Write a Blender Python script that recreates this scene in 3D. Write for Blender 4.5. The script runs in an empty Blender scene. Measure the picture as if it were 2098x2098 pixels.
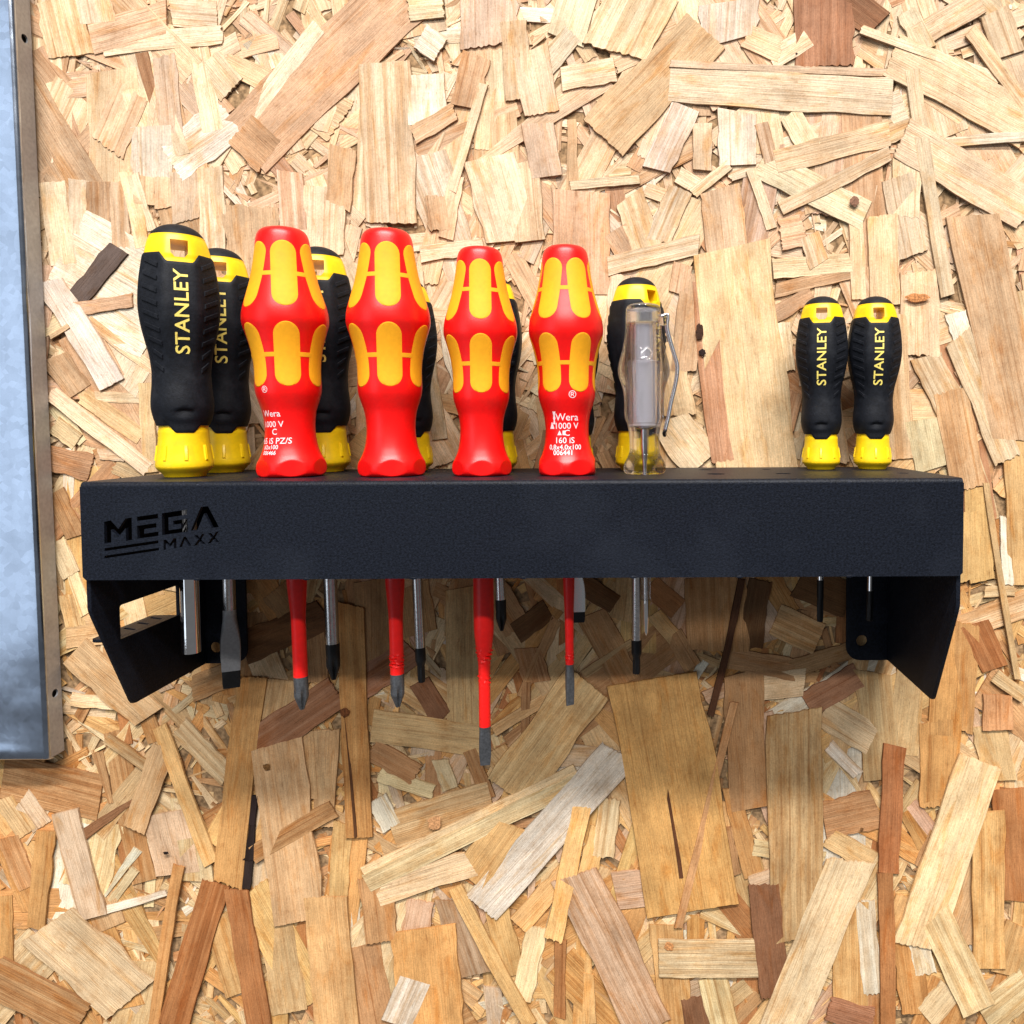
import bpy, bmesh, math, random
from math import sin, cos, pi, radians, sqrt, atan2
from mathutils import Vector, Matrix, Quaternion

# ------------------------------------------------------------------ camera, world, lamps, exposure
sc = bpy.context.scene
C = sc.collection
F_PX, CX, CY, N_PX = 1590.0, 1291.0, 940.0, 2098.0     # focal length and principal point on a 2098 px frame
CAM = Vector((0.0, -0.455, 0.0))                        # wall plane is Y = 0, Z = 0 is eye level
ROT = (Matrix.Rotation(radians(87.6), 3, 'X') @ Matrix.Rotation(radians(-0.28), 3, 'Z'))
cd = bpy.data.cameras.new('camera'); cam = bpy.data.objects.new('camera', cd); C.objects.link(cam)
cam.matrix_world = Matrix.Translation(CAM) @ ROT.to_4x4()
cd.sensor_width = 36.0; cd.lens = 36.0 * F_PX / N_PX
cd.shift_x = (N_PX / 2 - CX) / N_PX; cd.shift_y = (CY - N_PX / 2) / N_PX
cd.clip_start = 0.01; cd.clip_end = 50
sc.camera = cam

w = bpy.data.worlds.new('World'); sc.world = w; w.use_nodes = True
w.node_tree.nodes['Background'].inputs[0].default_value = (0.96, 0.97, 1.0, 1)
w.node_tree.nodes['Background'].inputs[1].default_value = 0.14

def area(name, loc, target, sx, sy, power, col):
    l = bpy.data.lights.new(name, 'AREA'); l.shape = 'RECTANGLE'; l.size = sx; l.size_y = sy
    l.energy = power; l.color = col
    o = bpy.data.objects.new(name, l); C.objects.link(o); o.location = loc
    d = Vector(target) - Vector(loc)
    o.rotation_euler = d.to_track_quat('-Z', 'Y').to_euler()
    return o
# two ceiling tubes along the wall (their two shadow edges fall under the rack) and a cool window behind the camera
area('ceiling_tube_low', (0.2, -3.28, 2.44), (-0.03, 0, -0.06), 3.2, 0.05, 100, (1.0, 0.962, 0.925))
area('ceiling_tube_high', (0.2, -2.32, 3.36), (-0.03, 0, -0.06), 3.2, 0.15, 328, (1.0, 0.962, 0.925))
area('window_light', (-1.95, -2.1, 0.35), (-0.05, 0, 0), 1.15, 2.3, 12, (0.74, 0.86, 1.0))

sc.render.engine = 'CYCLES'
sc.view_settings.view_transform = 'Standard'; sc.view_settings.look = 'None'
sc.view_settings.exposure = 0.0; sc.view_settings.gamma = 1.0
sc.view_settings.use_curve_mapping = False
sc.cycles.max_bounces = 14; sc.cycles.transmission_bounces = 12

# ------------------------------------------------------------------ helpers
def P(px, py, Y):
    """world point at depth plane Y behind a measured photo coordinate"""
    d = ROT @ Vector(((px - CX) / F_PX, -(py - CY) / F_PX, -1.0))
    return CAM + d * ((Y - CAM.y) / d.y)

def s2l(c):
    return tuple((v / 12.92 if v <= 0.04045 else ((v + 0.055) / 1.055) ** 2.4) for v in (x / 255.0 for x in c))

def link(name, me, mat=None, parent=None, smooth=False):
    o = bpy.data.objects.new(name, me); C.objects.link(o)
    if mat is not None and not me.materials: me.materials.append(mat)
    if parent is not None: o.parent = parent
    if smooth: me.polygons.foreach_set('use_smooth', [True] * len(me.polygons))
    return o

def mesh(name, verts, faces):
    me = bpy.data.meshes.new(name); me.from_pydata([tuple(v) for v in verts], [], faces); me.update()
    return me

def tag(o, label, cat=None, group=None, kind=None):
    o['label'] = label
    if cat: o['category'] = cat
    if group: o['group'] = group
    if kind: o['kind'] = kind
    return o

def empty(name, loc):
    o = bpy.data.objects.new(name, None); C.objects.link(o); o.location = loc; o.empty_display_size = 0.01
    return o

def auto_smooth(me, ang=35):
    bm = bmesh.new(); bm.from_mesh(me)
    for f in bm.faces: f.smooth = True
    for e in bm.edges:
        if len(e.link_faces) == 2 and e.calc_face_angle(0) > radians(ang): e.smooth = False
    bm.to_mesh(me); bm.free(); return me

def curve_mesh(name, loops, thick, bevel=0.0, to3=None, res=2):
    """flat plate with real holes: filled 2D outline, extruded; to3 maps (x, y, z) to scene axes"""
    cu = bpy.data.curves.new(name, 'CURVE'); cu.dimensions = '2D'; cu.fill_mode = 'BOTH'
    cu.extrude = thick / 2 - bevel; cu.bevel_depth = bevel; cu.bevel_resolution = res
    if bevel: cu.offset = -bevel
    for lp in loops:
        s = cu.splines.new('POLY'); s.points.add(len(lp) - 1)
        for p, q in zip(s.points, lp): p.co = (q[0], q[1], 0, 1)
        s.use_cyclic_u = True
    o = bpy.data.objects.new(name, cu); C.objects.link(o)
    dg = bpy.context.evaluated_depsgraph_get(); dg.update()
    me = bpy.data.meshes.new_from_object(o.evaluated_get(dg))
    bpy.data.objects.remove(o); bpy.data.curves.remove(cu)
    if to3:
        for v in me.vertices: v.co = to3(v.co)
    bm = bmesh.new(); bm.from_mesh(me)
    bmesh.ops.remove_doubles(bm, verts=bm.verts, dist=1e-6)
    bmesh.ops.recalc_face_normals(bm, faces=bm.faces)
    bm.to_mesh(me); bm.free()
    return auto_smooth(me)

def text_mesh(body, size, bold=0.0, align='CENTER', spacing=1.0):
    cu = bpy.data.curves.new('text', 'FONT'); cu.body = body; cu.size = size
    cu.align_x = align; cu.align_y = 'CENTER'; cu.offset = bold; cu.space_character = spacing; cu.resolution_u = 3
    o = bpy.data.objects.new('text', cu); C.objects.link(o)
    dg = bpy.context.evaluated_depsgraph_get(); dg.update()
    me = bpy.data.meshes.new_from_object(o.evaluated_get(dg))
    bpy.data.objects.remove(o); bpy.data.curves.remove(cu)
    bm = bmesh.new(); bm.from_mesh(me)
    bmesh.ops.triangulate(bm, faces=bm.faces)
    for _ in range(2):
        long = [e for e in bm.edges if e.calc_length() > size * 0.22]
        if long: bmesh.ops.subdivide_edges(bm, edges=long, cuts=1)
    bmesh.ops.triangulate(bm, faces=bm.faces)
    bm.to_mesh(me); bm.free()
    return me

def interp(pts):
    """smooth Catmull-Rom interpolation through (z, r) points sorted by z"""
    pts = sorted(pts)
    def f(z):
        if z <= pts[0][0]: return pts[0][1]
        if z >= pts[-1][0]: return pts[-1][1]
        for i in range(len(pts) - 1):
            if z <= pts[i + 1][0]: break
        x0, y0 = pts[i]; x1, y1 = pts[i + 1]; h = x1 - x0
        m0 = (y1 - pts[i - 1][1]) / (x1 - pts[i - 1][0]) if i > 0 else (y1 - y0) / h
        m1 = (pts[i + 2][1] - y0) / (pts[i + 2][0] - x0) if i + 2 < len(pts) else (y1 - y0) / h
        t = (z - x0) / h
        return ((2*t**3 - 3*t**2 + 1) * y0 + (t**3 - 2*t**2 + t) * h * m0 + (-2*t**3 + 3*t**2) * y1 + (t**3 - t**2) * h * m1)
    return f

def lathe(name, zs, rad, n=64, cap0=True, cap1=True, smooth=40):
    """rad(theta, z) -> radius; theta = 0 looks towards -Y"""
    vs, fs = [], []
    for z in zs:
        for k in range(n):
            th = 2 * pi * k / n; r = rad(th, z); vs.append((r * sin(th), -r * cos(th), z))
    for i in range(len(zs) - 1):
        for k in range(n):
            a = i * n + k; b = i * n + (k + 1) % n
            fs.append((a, b, b + n, a + n))
    if cap0: fs.append(tuple(range(n - 1, -1, -1)))
    if cap1: fs.append(tuple((len(zs) - 1) * n + k for k in range(n)))
    return auto_smooth(mesh(name, vs, fs), smooth)

def spread(a, b, n):
    return [a + (b - a) * i / n for i in range(n + 1)]

# ------------------------------------------------------------------ materials
def mat_base(name, col, rough=0.5, metal=0.0, spec=0.5, **kw):
    m = bpy.data.materials.new(name); m.use_nodes = True
    b = m.node_tree.nodes['Principled BSDF']
    b.inputs['Base Color'].default_value = (*col, 1); b.inputs['Roughness'].default_value = rough
    b.inputs['Metallic'].default_value = metal; b.inputs['Specular IOR Level'].default_value = spec
    for k, v in kw.items(): b.inputs[k.replace('_', ' ')].default_value = v
    return m, m.node_tree, b

def add_speckle(nt, b, col, scale, amount, bump_scale, bump, coords='Object', soil=None, soil_scale=60, rough=None):
    """fine colour grain, small-scale relief and optional soft soiling"""
    N, L = nt.nodes, nt.links
    tc = N.new('ShaderNodeTexCoord')
    n1 = N.new('ShaderNodeTexNoise'); n1.inputs['Scale'].default_value = scale; n1.inputs['Detail'].default_value = 3
    L.new(tc.outputs[coords], n1.inputs['Vector'])
    mr = N.new('ShaderNodeMapRange'); mr.inputs[1].default_value = 0.3; mr.inputs[2].default_value = 0.7
    mr.inputs[3].default_value = 1 - amount; mr.inputs[4].default_value = 1 + amount
    L.new(n1.outputs['Fac'], mr.inputs[0])
    mx = N.new('ShaderNodeMix'); mx.data_type = 'RGBA'; mx.blend_type = 'MULTIPLY'; mx.inputs[0].default_value = 1
    mx.inputs[6].default_value = (*col, 1); L.new(mr.outputs[0], mx.inputs[7])
    out = mx.outputs[2]
    if soil:
        n3 = N.new('ShaderNodeTexNoise'); n3.inputs['Scale'].default_value = soil_scale; n3.inputs['Detail'].default_value = 6
        L.new(tc.outputs[coords], n3.inputs['Vector'])
        r3 = N.new('ShaderNodeMapRange'); r3.inputs[1].default_value = 0.52; r3.inputs[2].default_value = 0.8
        r3.inputs[3].default_value = 0; r3.inputs[4].default_value = soil[3]
        L.new(n3.outputs['Fac'], r3.inputs[0])
        m3 = N.new('ShaderNodeMix'); m3.data_type = 'RGBA'; m3.inputs[7].default_value = (*soil[:3], 1)
        L.new(r3.outputs[0], m3.inputs[0]); L.new(out, m3.inputs[6]); out = m3.outputs[2]
    L.new(out, b.inputs['Base Color'])
    n2 = N.new('ShaderNodeTexNoise'); n2.inputs['Scale'].default_value = bump_scale; n2.inputs['Detail'].default_value = 4
    L.new(tc.outputs[coords], n2.inputs['Vector'])
    bp = N.new('ShaderNodeBump'); bp.inputs['Strength'].default_value = bump; bp.inputs['Distance'].default_value = 0.0004
    L.new(n2.outputs['Fac'], bp.inputs['Height']); L.new(bp.outputs[0], b.inputs['Normal'])
    if rough:
        r4 = N.new('ShaderNodeMapRange'); r4.inputs[3].default_value = rough[0]; r4.inputs[4].default_value = rough[1]
        L.new(n1.outputs['Fac'], r4.inputs[0]); L.new(r4.outputs[0], b.inputs['Roughness'])

M = {}
c = (0.0066, 0.0086, 0.0145)
m, nt, b = mat_base('powder_coat', c, 0.46, 0, 0.16); add_speckle(nt, b, c, 900, 0.55, 1300, 0.55, soil=(0.03, 0.036, 0.05, 0.25), soil_scale=25); M['rack'] = m
c = (0.83, 0.0045, 0.004)
m, nt, b = mat_base('red_plastic', c, 0.36, 0, 0.45, Subsurface_Weight=0.0); add_speckle(nt, b, c, 500, 0.05, 1500, 0.10, soil=(0.45, 0.02, 0.012, 0.5), soil_scale=90); M['red'] = m
c = (0.88, 0.385, 0.010)
m, nt, b = mat_base('amber_rubber', c, 0.62, 0, 0.3); add_speckle(nt, b, c, 420, 0.05, 1500, 0.14, soil=(0.62, 0.26, 0.015, 0.35), soil_scale=60); M['amber'] = m
c = (0.90, 0.60, 0.006)
m, nt, b = mat_base('yellow_plastic', c, 0.40, 0, 0.42); add_speckle(nt, b, c, 400, 0.05, 1200, 0.08, soil=(0.50, 0.34, 0.02, 0.5), soil_scale=120); M['yellow'] = m
c = (0.0052, 0.0064, 0.0100)
m, nt, b = mat_base('black_rubber', c, 0.60, 0, 0.22); add_speckle(nt, b, c, 700, 0.4, 1600, 0.3, soil=(0.03, 0.033, 0.04, 0.4), soil_scale=140); M['rubber'] = m
M['print_yellow'] = mat_base('print_yellow', (0.86, 0.70, 0.16), 0.5)[0]
M['print_white'] = mat_base('print_white', (0.90, 0.72, 0.74), 0.5)[0]
c = (0.86, 0.84, 0.83)
m, nt, b = mat_base('chrome_steel', c, 0.05, 1); add_speckle(nt, b, c, 300, 0.04, 900, 0.02); M['chrome'] = m
c = (0.62, 0.60, 0.59)
m, nt, b = mat_base('satin_steel', c, 0.22, 1); add_speckle(nt, b, c, 700, 0.15, 900, 0.08); M['steel'] = m
c = (0.20, 0.205, 0.215)
m, nt, b = mat_base('matt_blade', (0.34, 0.345, 0.36), 0.42, 0.5); add_speckle(nt, b, (0.34, 0.345, 0.36), 800, 0.12, 900, 0.1); M['matt_blade'] = m
c = (0.115, 0.12, 0.13)
m, nt, b = mat_base('blasted_tip', c, 0.5, 0.7); add_speckle(nt, b, c, 900, 0.25, 1500, 0.25); M['tip'] = m
c = (0.008, 0.008, 0.009)
m, nt, b = mat_base('black_oxide_tip', c, 0.45, 0.0, 0.35); add_speckle(nt, b, c, 900, 0.3, 1500, 0.2); M['black_tip'] = m
c = (0.80, 0.010, 0.008)
m, nt, b = mat_base('red_sleeve', c, 0.38, 0, 0.4); add_speckle(nt, b, c, 400, 0.06, 700, 0.3); M['sleeve'] = m
M['clear'] = mat_base('clear_acrylic', (0.97, 0.97, 0.985), 0.03, 0, 0.5, Transmission_Weight=1.0, IOR=1.46)[0]
m = M['clear']; nt = m.node_tree; tr_ = nt.nodes.new('ShaderNodeBsdfTransparent'); tr_.inputs[0].default_value = (0.96, 0.955, 0.975, 1)
mxs = nt.nodes.new('ShaderNodeMixShader'); mxs.inputs[0].default_value = 0.55
nt.links.new(tr_.outputs[0], mxs.inputs[1]); nt.links.new(nt.nodes['Principled BSDF'].outputs[0], mxs.inputs[2]); nt.links.new(mxs.outputs[0], nt.nodes['Material Output'].inputs['Surface'])
M['frost'] = mat_base('scuffed_acrylic', (0.95, 0.95, 0.97), 0.25, 0, 0.5, Transmission_Weight=0.9, IOR=1.40)[0]
M['pale_metal'] = mat_base('pale_metal', (0.85, 0.85, 0.86), 0.25, 1)[0]
M['black_tip_cap'] = mat_base('black_vinyl', (0.01, 0.01, 0.01), 0.3)[0]
M['scuff'] = mat_base('bare_scuff', (0.035, 0.04, 0.055), 0.6, 0, 0.1)[0]

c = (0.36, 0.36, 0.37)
m, nt, b = mat_base('galvanised_side_dimmed', c, 0.55, 0.55); add_speckle(nt, b, c, 500, 0.12, 400, 0.15, soil=(0.20, 0.19, 0.18, 0.6), soil_scale=30); M['galv_side'] = m  # same steel as the front, greyer: the side's dimmer reflection put into the colour
# galvanised steel: soft crystal mottling, brushed roughness
c = (0.50, 0.57, 0.69)  # bluish base: cool light on the front put into the colour
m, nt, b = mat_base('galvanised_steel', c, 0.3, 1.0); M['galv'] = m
N, L = nt.nodes, nt.links
tc = N.new('ShaderNodeTexCoord')
vo = N.new('ShaderNodeTexVoronoi'); vo.inputs['Scale'].default_value = 260; L.new(tc.outputs['Object'], vo.inputs['Vector'])
no = N.new('ShaderNodeTexNoise'); no.inputs['Scale'].default_value = 22; no.inputs['Detail'].default_value = 5; L.new(tc.outputs['Object'], no.inputs['Vector'])
ad = N.new('ShaderNodeMath'); ad.operation = 'ADD'; L.new(no.outputs['Fac'], ad.inputs[0])
sp = N.new('ShaderNodeSeparateColor'); L.new(vo.outputs['Color'], sp.inputs[0])
ml = N.new('ShaderNodeMath'); ml.operation = 'MULTIPLY'; ml.inputs[1].default_value = 0.22; L.new(sp.outputs[0], ml.inputs[0]); L.new(ml.outputs[0], ad.inputs[1])
mr = N.new('ShaderNodeMapRange'); mr.inputs[1].default_value = 0.3; mr.inputs[2].default_value = 0.9; mr.inputs[3].default_value = 0.62; mr.inputs[4].default_value = 1.1
L.new(ad.outputs[0], mr.inputs[0])
mx = N.new('ShaderNodeMix'); mx.data_type = 'RGBA'; mx.blend_type = 'MULTIPLY'; mx.inputs[0].default_value = 1; mx.inputs[6].default_value = (*c, 1)
L.new(mr.outputs[0], mx.inputs[7]); L.new(mx.outputs[2], b.inputs['Base Color'])
rr = N.new('ShaderNodeMapRange'); rr.inputs[3].default_value = 0.14; rr.inputs[4].default_value = 0.30; L.new(no.outputs['Fac'], rr.inputs[0]); L.new(rr.outputs[0], b.inputs['Roughness'])
n2 = N.new('ShaderNodeTexNoise'); n2.inputs['Scale'].default_value = 30; n2.inputs['Detail'].default_value = 2; L.new(tc.outputs['Object'], n2.inputs['Vector'])
bp = N.new('ShaderNodeBump'); bp.inputs['Strength'].default_value = 0.35; bp.inputs['Distance'].default_value = 0.002
L.new(n2.outputs['Fac'], bp.inputs['Height']); L.new(bp.outputs[0], b.inputs['Normal'])

# wood strand: colour comes from each strand's tint attribute, grain runs along its UV
m = bpy.data.materials.new('wood_strand'); m.use_nodes = True; M['wood'] = m
nt = m.node_tree; N, L = nt.nodes, nt.links; b = N['Principled BSDF']
b.inputs['Roughness'].default_value = 0.72; b.inputs['Specular IOR Level'].default_value = 0.25
at = N.new('ShaderNodeAttribute'); at.attribute_name = 'tint'
uv = N.new('ShaderNodeUVMap'); uv.uv_map = 'grain'
def math_(op, a, bb=None):
    n = N.new('ShaderNodeMath'); n.operation = op
    for i, v in enumerate((a, bb)):
        if v is None: continue
        if isinstance(v, (int, float)): n.inputs[i].default_value = v
        else: L.new(v, n.inputs[i])
    return n.outputs[0]
def noise(sx, sy, detail, rough=0.55, dist=0.0):
    mp = N.new('ShaderNodeMapping'); mp.inputs['Scale'].default_value = (sx, sy, 1); L.new(uv.outputs[0], mp.inputs[0])
    n = N.new('ShaderNodeTexNoise'); n.inputs['Scale'].default_value = 1; n.inputs['Detail'].default_value = detail
    n.inputs['Roughness'].default_value = rough; n.inputs['Distortion'].default_value = dist
    L.new(mp.outputs[0], n.inputs['Vector']); return n.outputs['Fac']
def remap(x, a, bb, c_, d):
    r = N.new('ShaderNodeMapRange'); r.inputs[1].default_value = a; r.inputs[2].default_value = bb
    r.inputs[3].default_value = c_; r.inputs[4].default_value = d; L.new(x, r.inputs[0]); return r.outputs[0]
fibre = noise(45, 1500, 3)
rings = noise(7, 330, 2, 0.4, 0.6)
blot = noise(28, 60, 3)
fleck = noise(230, 1300, 2)
rnd = at.outputs['Alpha']
ringamt = remap(rnd, 0.35, 1.0, 0.05, 0.75)
ringv = math_('MULTIPLY', remap(rings, 0.40, 0.62, 0, 1), ringamt)
shade = math_('MULTIPLY', remap(fibre, 0.25, 0.75, 0.74, 1.16), remap(blot, 0.3, 0.7, 0.76, 1.18))
def mixc(kind, fac, a, bb):
    n = N.new('ShaderNodeMix'); n.data_type = 'RGBA'; n.blend_type = kind
    for i, v in ((0, fac), (6, a), (7, bb)):
        if isinstance(v, (int, float)): n.inputs[i].default_value = v
        elif isinstance(v, tuple): n.inputs[i].default_value = v
        else: L.new(v, n.inputs[i])
    return n.outputs[2]
col = mixc('MULTIPLY', 1.0, at.outputs['Color'], shade)
col = mixc('MULTIPLY', ringv, col, (0.66, 0.50, 0.34, 1))
streak = remap(noise(5, 520, 3, 0.6, 0.3), 0.57, 0.70, 0, 0.62)
col = mixc('MULTIPLY', streak, col, (0.60, 0.44, 0.30, 1))
pore = remap(noise(120, 2300, 2), 0.58, 0.70, 0, 0.45)
col = mixc('MULTIPLY', pore, col, (0.55, 0.42, 0.30, 1))
stain = remap(noise(26, 110, 5, 0.6, 0.8), 0.53, 0.70, 0, 0.85)
col = mixc('MULTIPLY', stain, col, (0.90, 0.68, 0.42, 1))
dirt = remap(noise(60, 260, 4, 0.6, 0.5), 0.62, 0.76, 0, 0.6)
col = mixc('MULTIPLY', dirt, col, (0.58, 0.42, 0.28, 1))
tco = N.new('ShaderNodeTexCoord')
def onoise(sc_, det):
    n = N.new('ShaderNodeTexNoise'); n.inputs['Scale'].default_value = sc_; n.inputs['Detail'].default_value = det; n.inputs['Roughness'].default_value = 0.65
    L.new(tco.outputs['Object'], n.inputs['Vector']); return n.outputs['Fac']
col = mixc('MULTIPLY', remap(onoise(38, 6), 0.50, 0.72, 0, 0.55), col, (0.78, 0.62, 0.45, 1))
col = mixc('MULTIPLY', remap(onoise(160, 5), 0.52, 0.75, 0, 0.5), col, (0.72, 0.58, 0.44, 1))
col = mixc('MULTIPLY', 1.0, col, remap(onoise(1100, 2), 0.3, 0.7, 0.86, 1.12))
flk = remap(fleck, 0.64, 0.72, 0, 0.6)
col = mixc('MULTIPLY', flk, col, (0.45, 0.32, 0.22, 1))
L.new(col, b.inputs['Base Color'])
hgt = math_('ADD', math_('MULTIPLY', fibre, 0.7), math_('MULTIPLY', rings, 0.5))
bp = N.new('ShaderNodeBump'); bp.inputs['Strength'].default_value = 0.8; bp.inputs['Distance'].default_value = 0.0006
L.new(hgt, bp.inputs['Height']); L.new(bp.outputs[0], b.inputs['Normal'])
c = (0.30, 0.19, 0.10)
m, nt, b = mat_base('board_core', c, 0.9, 0, 0.1); add_speckle(nt, b, c, 400, 0.5, 300, 0.8); M['core'] = m

# ------------------------------------------------------------------ the wall: a strand board
rng = random.Random(11)
BASE_Y = 0.0042                                          # strands fill the 4 mm in front of the core
slab = mesh('wall', [(x, y, z) for y in (BASE_Y, BASE_Y + 0.014) for x, z in ((-0.95, -0.85), (0.82, -0.85), (0.82, 0.70), (-0.95, 0.70))],
            [(0, 1, 2, 3), (7, 6, 5, 4), (0, 4, 5, 1), (1, 5, 6, 2), (2, 6, 7, 3), (3, 7, 4, 0)])
wall = link('wall', slab, M['core'])
tag(wall, 'pale strand board wall pressed from overlapping tan and brown wood strands', kind='structure')

PAL = {'W': (230, 219, 198), 'P': (230, 202, 156), 'T': (215, 177, 126), 'Y': (225, 180, 116), 'G': (210, 154, 90),
       'O': (180, 120, 70), 'o': (192, 145, 98), 'B': (136, 94, 66), 'R': (168, 120, 90), 'r': (210, 174, 142),
       'K': (92, 78, 70), 'D': (44, 33, 29), 'k': (92, 58, 36), 'S': (208, 182, 150), 'H': (120, 84, 52)}  # D: near-black for the shade in open gaps, drawn as strips

def strand_shape(L_, W_, r, detail=1, square=False):
    """outline of one strand in its own plane: ragged ends, slightly uneven long edges"""
    ne = max(5, min(22, int(W_ / 0.0011))) if detail else 3
    rag = min(0.0008, W_ * 0.08) * r.choice((0.05, 0.10, 0.3, 0.6, 1.0))
    skew0, skew1 = r.gauss(0, 0.13) * W_, r.gauss(0, 0.13) * W_
    wob = min(W_ * 0.022, 0.0003); nl = (7 if L_ > 0.03 else 4) if detail else 1
    taper0, taper1 = r.uniform(0.90, 1.0), r.uniform(0.90, 1.0)
    if r.random() < 0.16 and not square: taper0 = r.uniform(0.25, 0.7)
    if r.random() < 0.16 and not square: taper1 = r.uniform(0.25, 0.7)
    bow = r.gauss(0, 0.007) * L_
    pts = []
    wa = [(r.uniform(0, 0.035) * W_, r.uniform(0.6, 2.2) * 6.28, r.uniform(0, 6.28)) for _ in (0, 1)]
    def edge(t, sd=0): return bow * 4 * t * (1 - t) + wa[sd][0] * sin(wa[sd][1] * t + wa[sd][2])
    for i in range(ne + 1):                              # left end, bottom to top
        s = i / ne; v = (s - 0.5) * W_ * taper0
        pts.append((-L_ / 2 + skew0 * (s - 0.5) + r.uniform(-rag, rag), v))
    for i in range(1, nl + 1):
        t = i / (nl + 1); wd = W_ * (taper0 + (taper1 - taper0) * t)
        pts.append(((t - 0.5) * L_, wd / 2 + edge(t) + r.gauss(0, wob)))
    for i in range(ne + 1):
        s = 1 - i / ne; v = (s - 0.5) * W_ * taper1
        pts.append((L_ / 2 + skew1 * (s - 0.5) + r.uniform(-rag, rag), v))
    for i in range(1, nl + 1):
        t = 1 - i / (nl + 1); wd = W_ * (taper0 + (taper1 - taper0) * t)
        pts.append(((t - 0.5) * L_, -wd / 2 + edge(t, 1) + r.gauss(0, wob)))
    return pts

class StrandSet:
    def __init__(s): s.v, s.f, s.uv, s.col = [], [], [], []
    def add(s, cx, cz, ang, L_, W_, h, tint, r, detail=1, square=False, tilt=None):
        o = strand_shape(L_, W_, r, detail, square); n = len(o); b0 = len(s.v)
        ca, sa = cos(ang), sin(ang)
        tu = r.gauss(0, 0.00005 if square else 0.0003) / max(L_, 1e-4) * 2
        tv = r.gauss(0, 0.00004 if square else 0.00018) / max(W_, 1e-4) * 2
        uo, vo_ = r.uniform(-50, 50), r.uniform(-50, 50); rn = r.random()
        j = r.gauss(1, 0.07); tl = [min(0.94, max(0.004, x * j * r.gauss(1, 0.02))) for x in tint]
        dk = 0.62  # darker rims: cut-edge tone that also paints the shade of the gaps
        for ring in (0, 1):
            for (u, v) in o:
                e = 1 + (0.00030 if ring else 0) / max(abs(v), W_ * 0.35)
                uu = u + (0.00030 if ring else 0) * (1 if u > 0 else -1); vv = v * e
                hh = h + tu * u + tv * v
                hh = min(hh, 0.00405)
                y = BASE_Y - hh + (0.0009 if ring else 0)
                x, z = ca * uu - sa * vv, sa * uu + ca * vv
                s.v.append((cx + x, y, cz + z))
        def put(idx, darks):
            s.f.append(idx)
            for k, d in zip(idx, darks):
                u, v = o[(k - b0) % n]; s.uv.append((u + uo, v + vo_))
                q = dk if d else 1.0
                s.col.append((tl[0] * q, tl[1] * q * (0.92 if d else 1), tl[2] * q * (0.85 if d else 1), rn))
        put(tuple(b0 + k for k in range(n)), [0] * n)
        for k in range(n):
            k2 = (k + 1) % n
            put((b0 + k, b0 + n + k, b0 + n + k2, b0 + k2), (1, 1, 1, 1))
    def build(s, name, parent):
        me = bpy.data.meshes.new(name); me.from_pydata(s.v, [], s.f)
        ul = me.uv_layers.new(name='grain'); ul.data.foreach_set('uv', [x for q in s.uv for x in q])
        ca = me.color_attributes.new('tint', 'FLOAT_COLOR', 'CORNER'); ca.data.foreach_set('color', [x for q in s.col for x in q])
        me.materials.append(M['wood']); me.update()
        bm = bmesh.new(); bm.from_mesh(me)
        flip = [f for f in bm.faces if len(f.verts) > 4 and f.normal.y > 0]
        if flip: bmesh.ops.recalc_face_normals(bm, faces=bm.faces)
        bm.to_mesh(me); bm.free()
        o = bpy.data.objects.new(name, me); C.objects.link(o); o.parent = parent
        return o

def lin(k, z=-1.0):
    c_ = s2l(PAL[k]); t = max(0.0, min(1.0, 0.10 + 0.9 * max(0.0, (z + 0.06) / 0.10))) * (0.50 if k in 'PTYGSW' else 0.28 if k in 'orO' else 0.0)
    pale = s2l((230, 212, 190)); return tuple(a + (q_ - a) * t for a, q_ in zip(c_, pale))  # paler upwards: partly wood tone, partly stronger light above painted into the tint
X0, X1, Z0, Z1 = -0.94, 0.81, -0.84, 0.69
mix_pal = 'PPPPPTTTTTWYYYYYGGGGooorSO'
fines = StrandSet()
for i in range(28500):
    fz = rng.uniform(Z0, Z1)
    fines.add(rng.uniform(X0, X1), fz, rng.uniform(0, pi), rng.uniform(0.007, 0.042), rng.uniform(0.0012, 0.0072),
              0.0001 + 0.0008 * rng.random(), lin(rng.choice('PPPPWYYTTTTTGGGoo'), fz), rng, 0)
for i in range(8000):
    fz = rng.uniform(Z0, Z1)
    fines.add(rng.uniform(X0, X1), fz, rng.gauss(pi / 2, 0.75), rng.uniform(0.020, 0.065), rng.uniform(0.0035, 0.0125),
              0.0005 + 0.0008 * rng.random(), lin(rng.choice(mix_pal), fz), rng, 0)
big = []
for i in range(1900):
    big.append((rng.uniform(X0, X1), rng.uniform(Z0, Z1), rng.gauss(pi / 2, 0.7), rng.uniform(0.035, 0.120), rng.uniform(0.009, 0.032),
                0.0012 + 0.0006 * rng.random(), rng.choice(mix_pal)))

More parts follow.
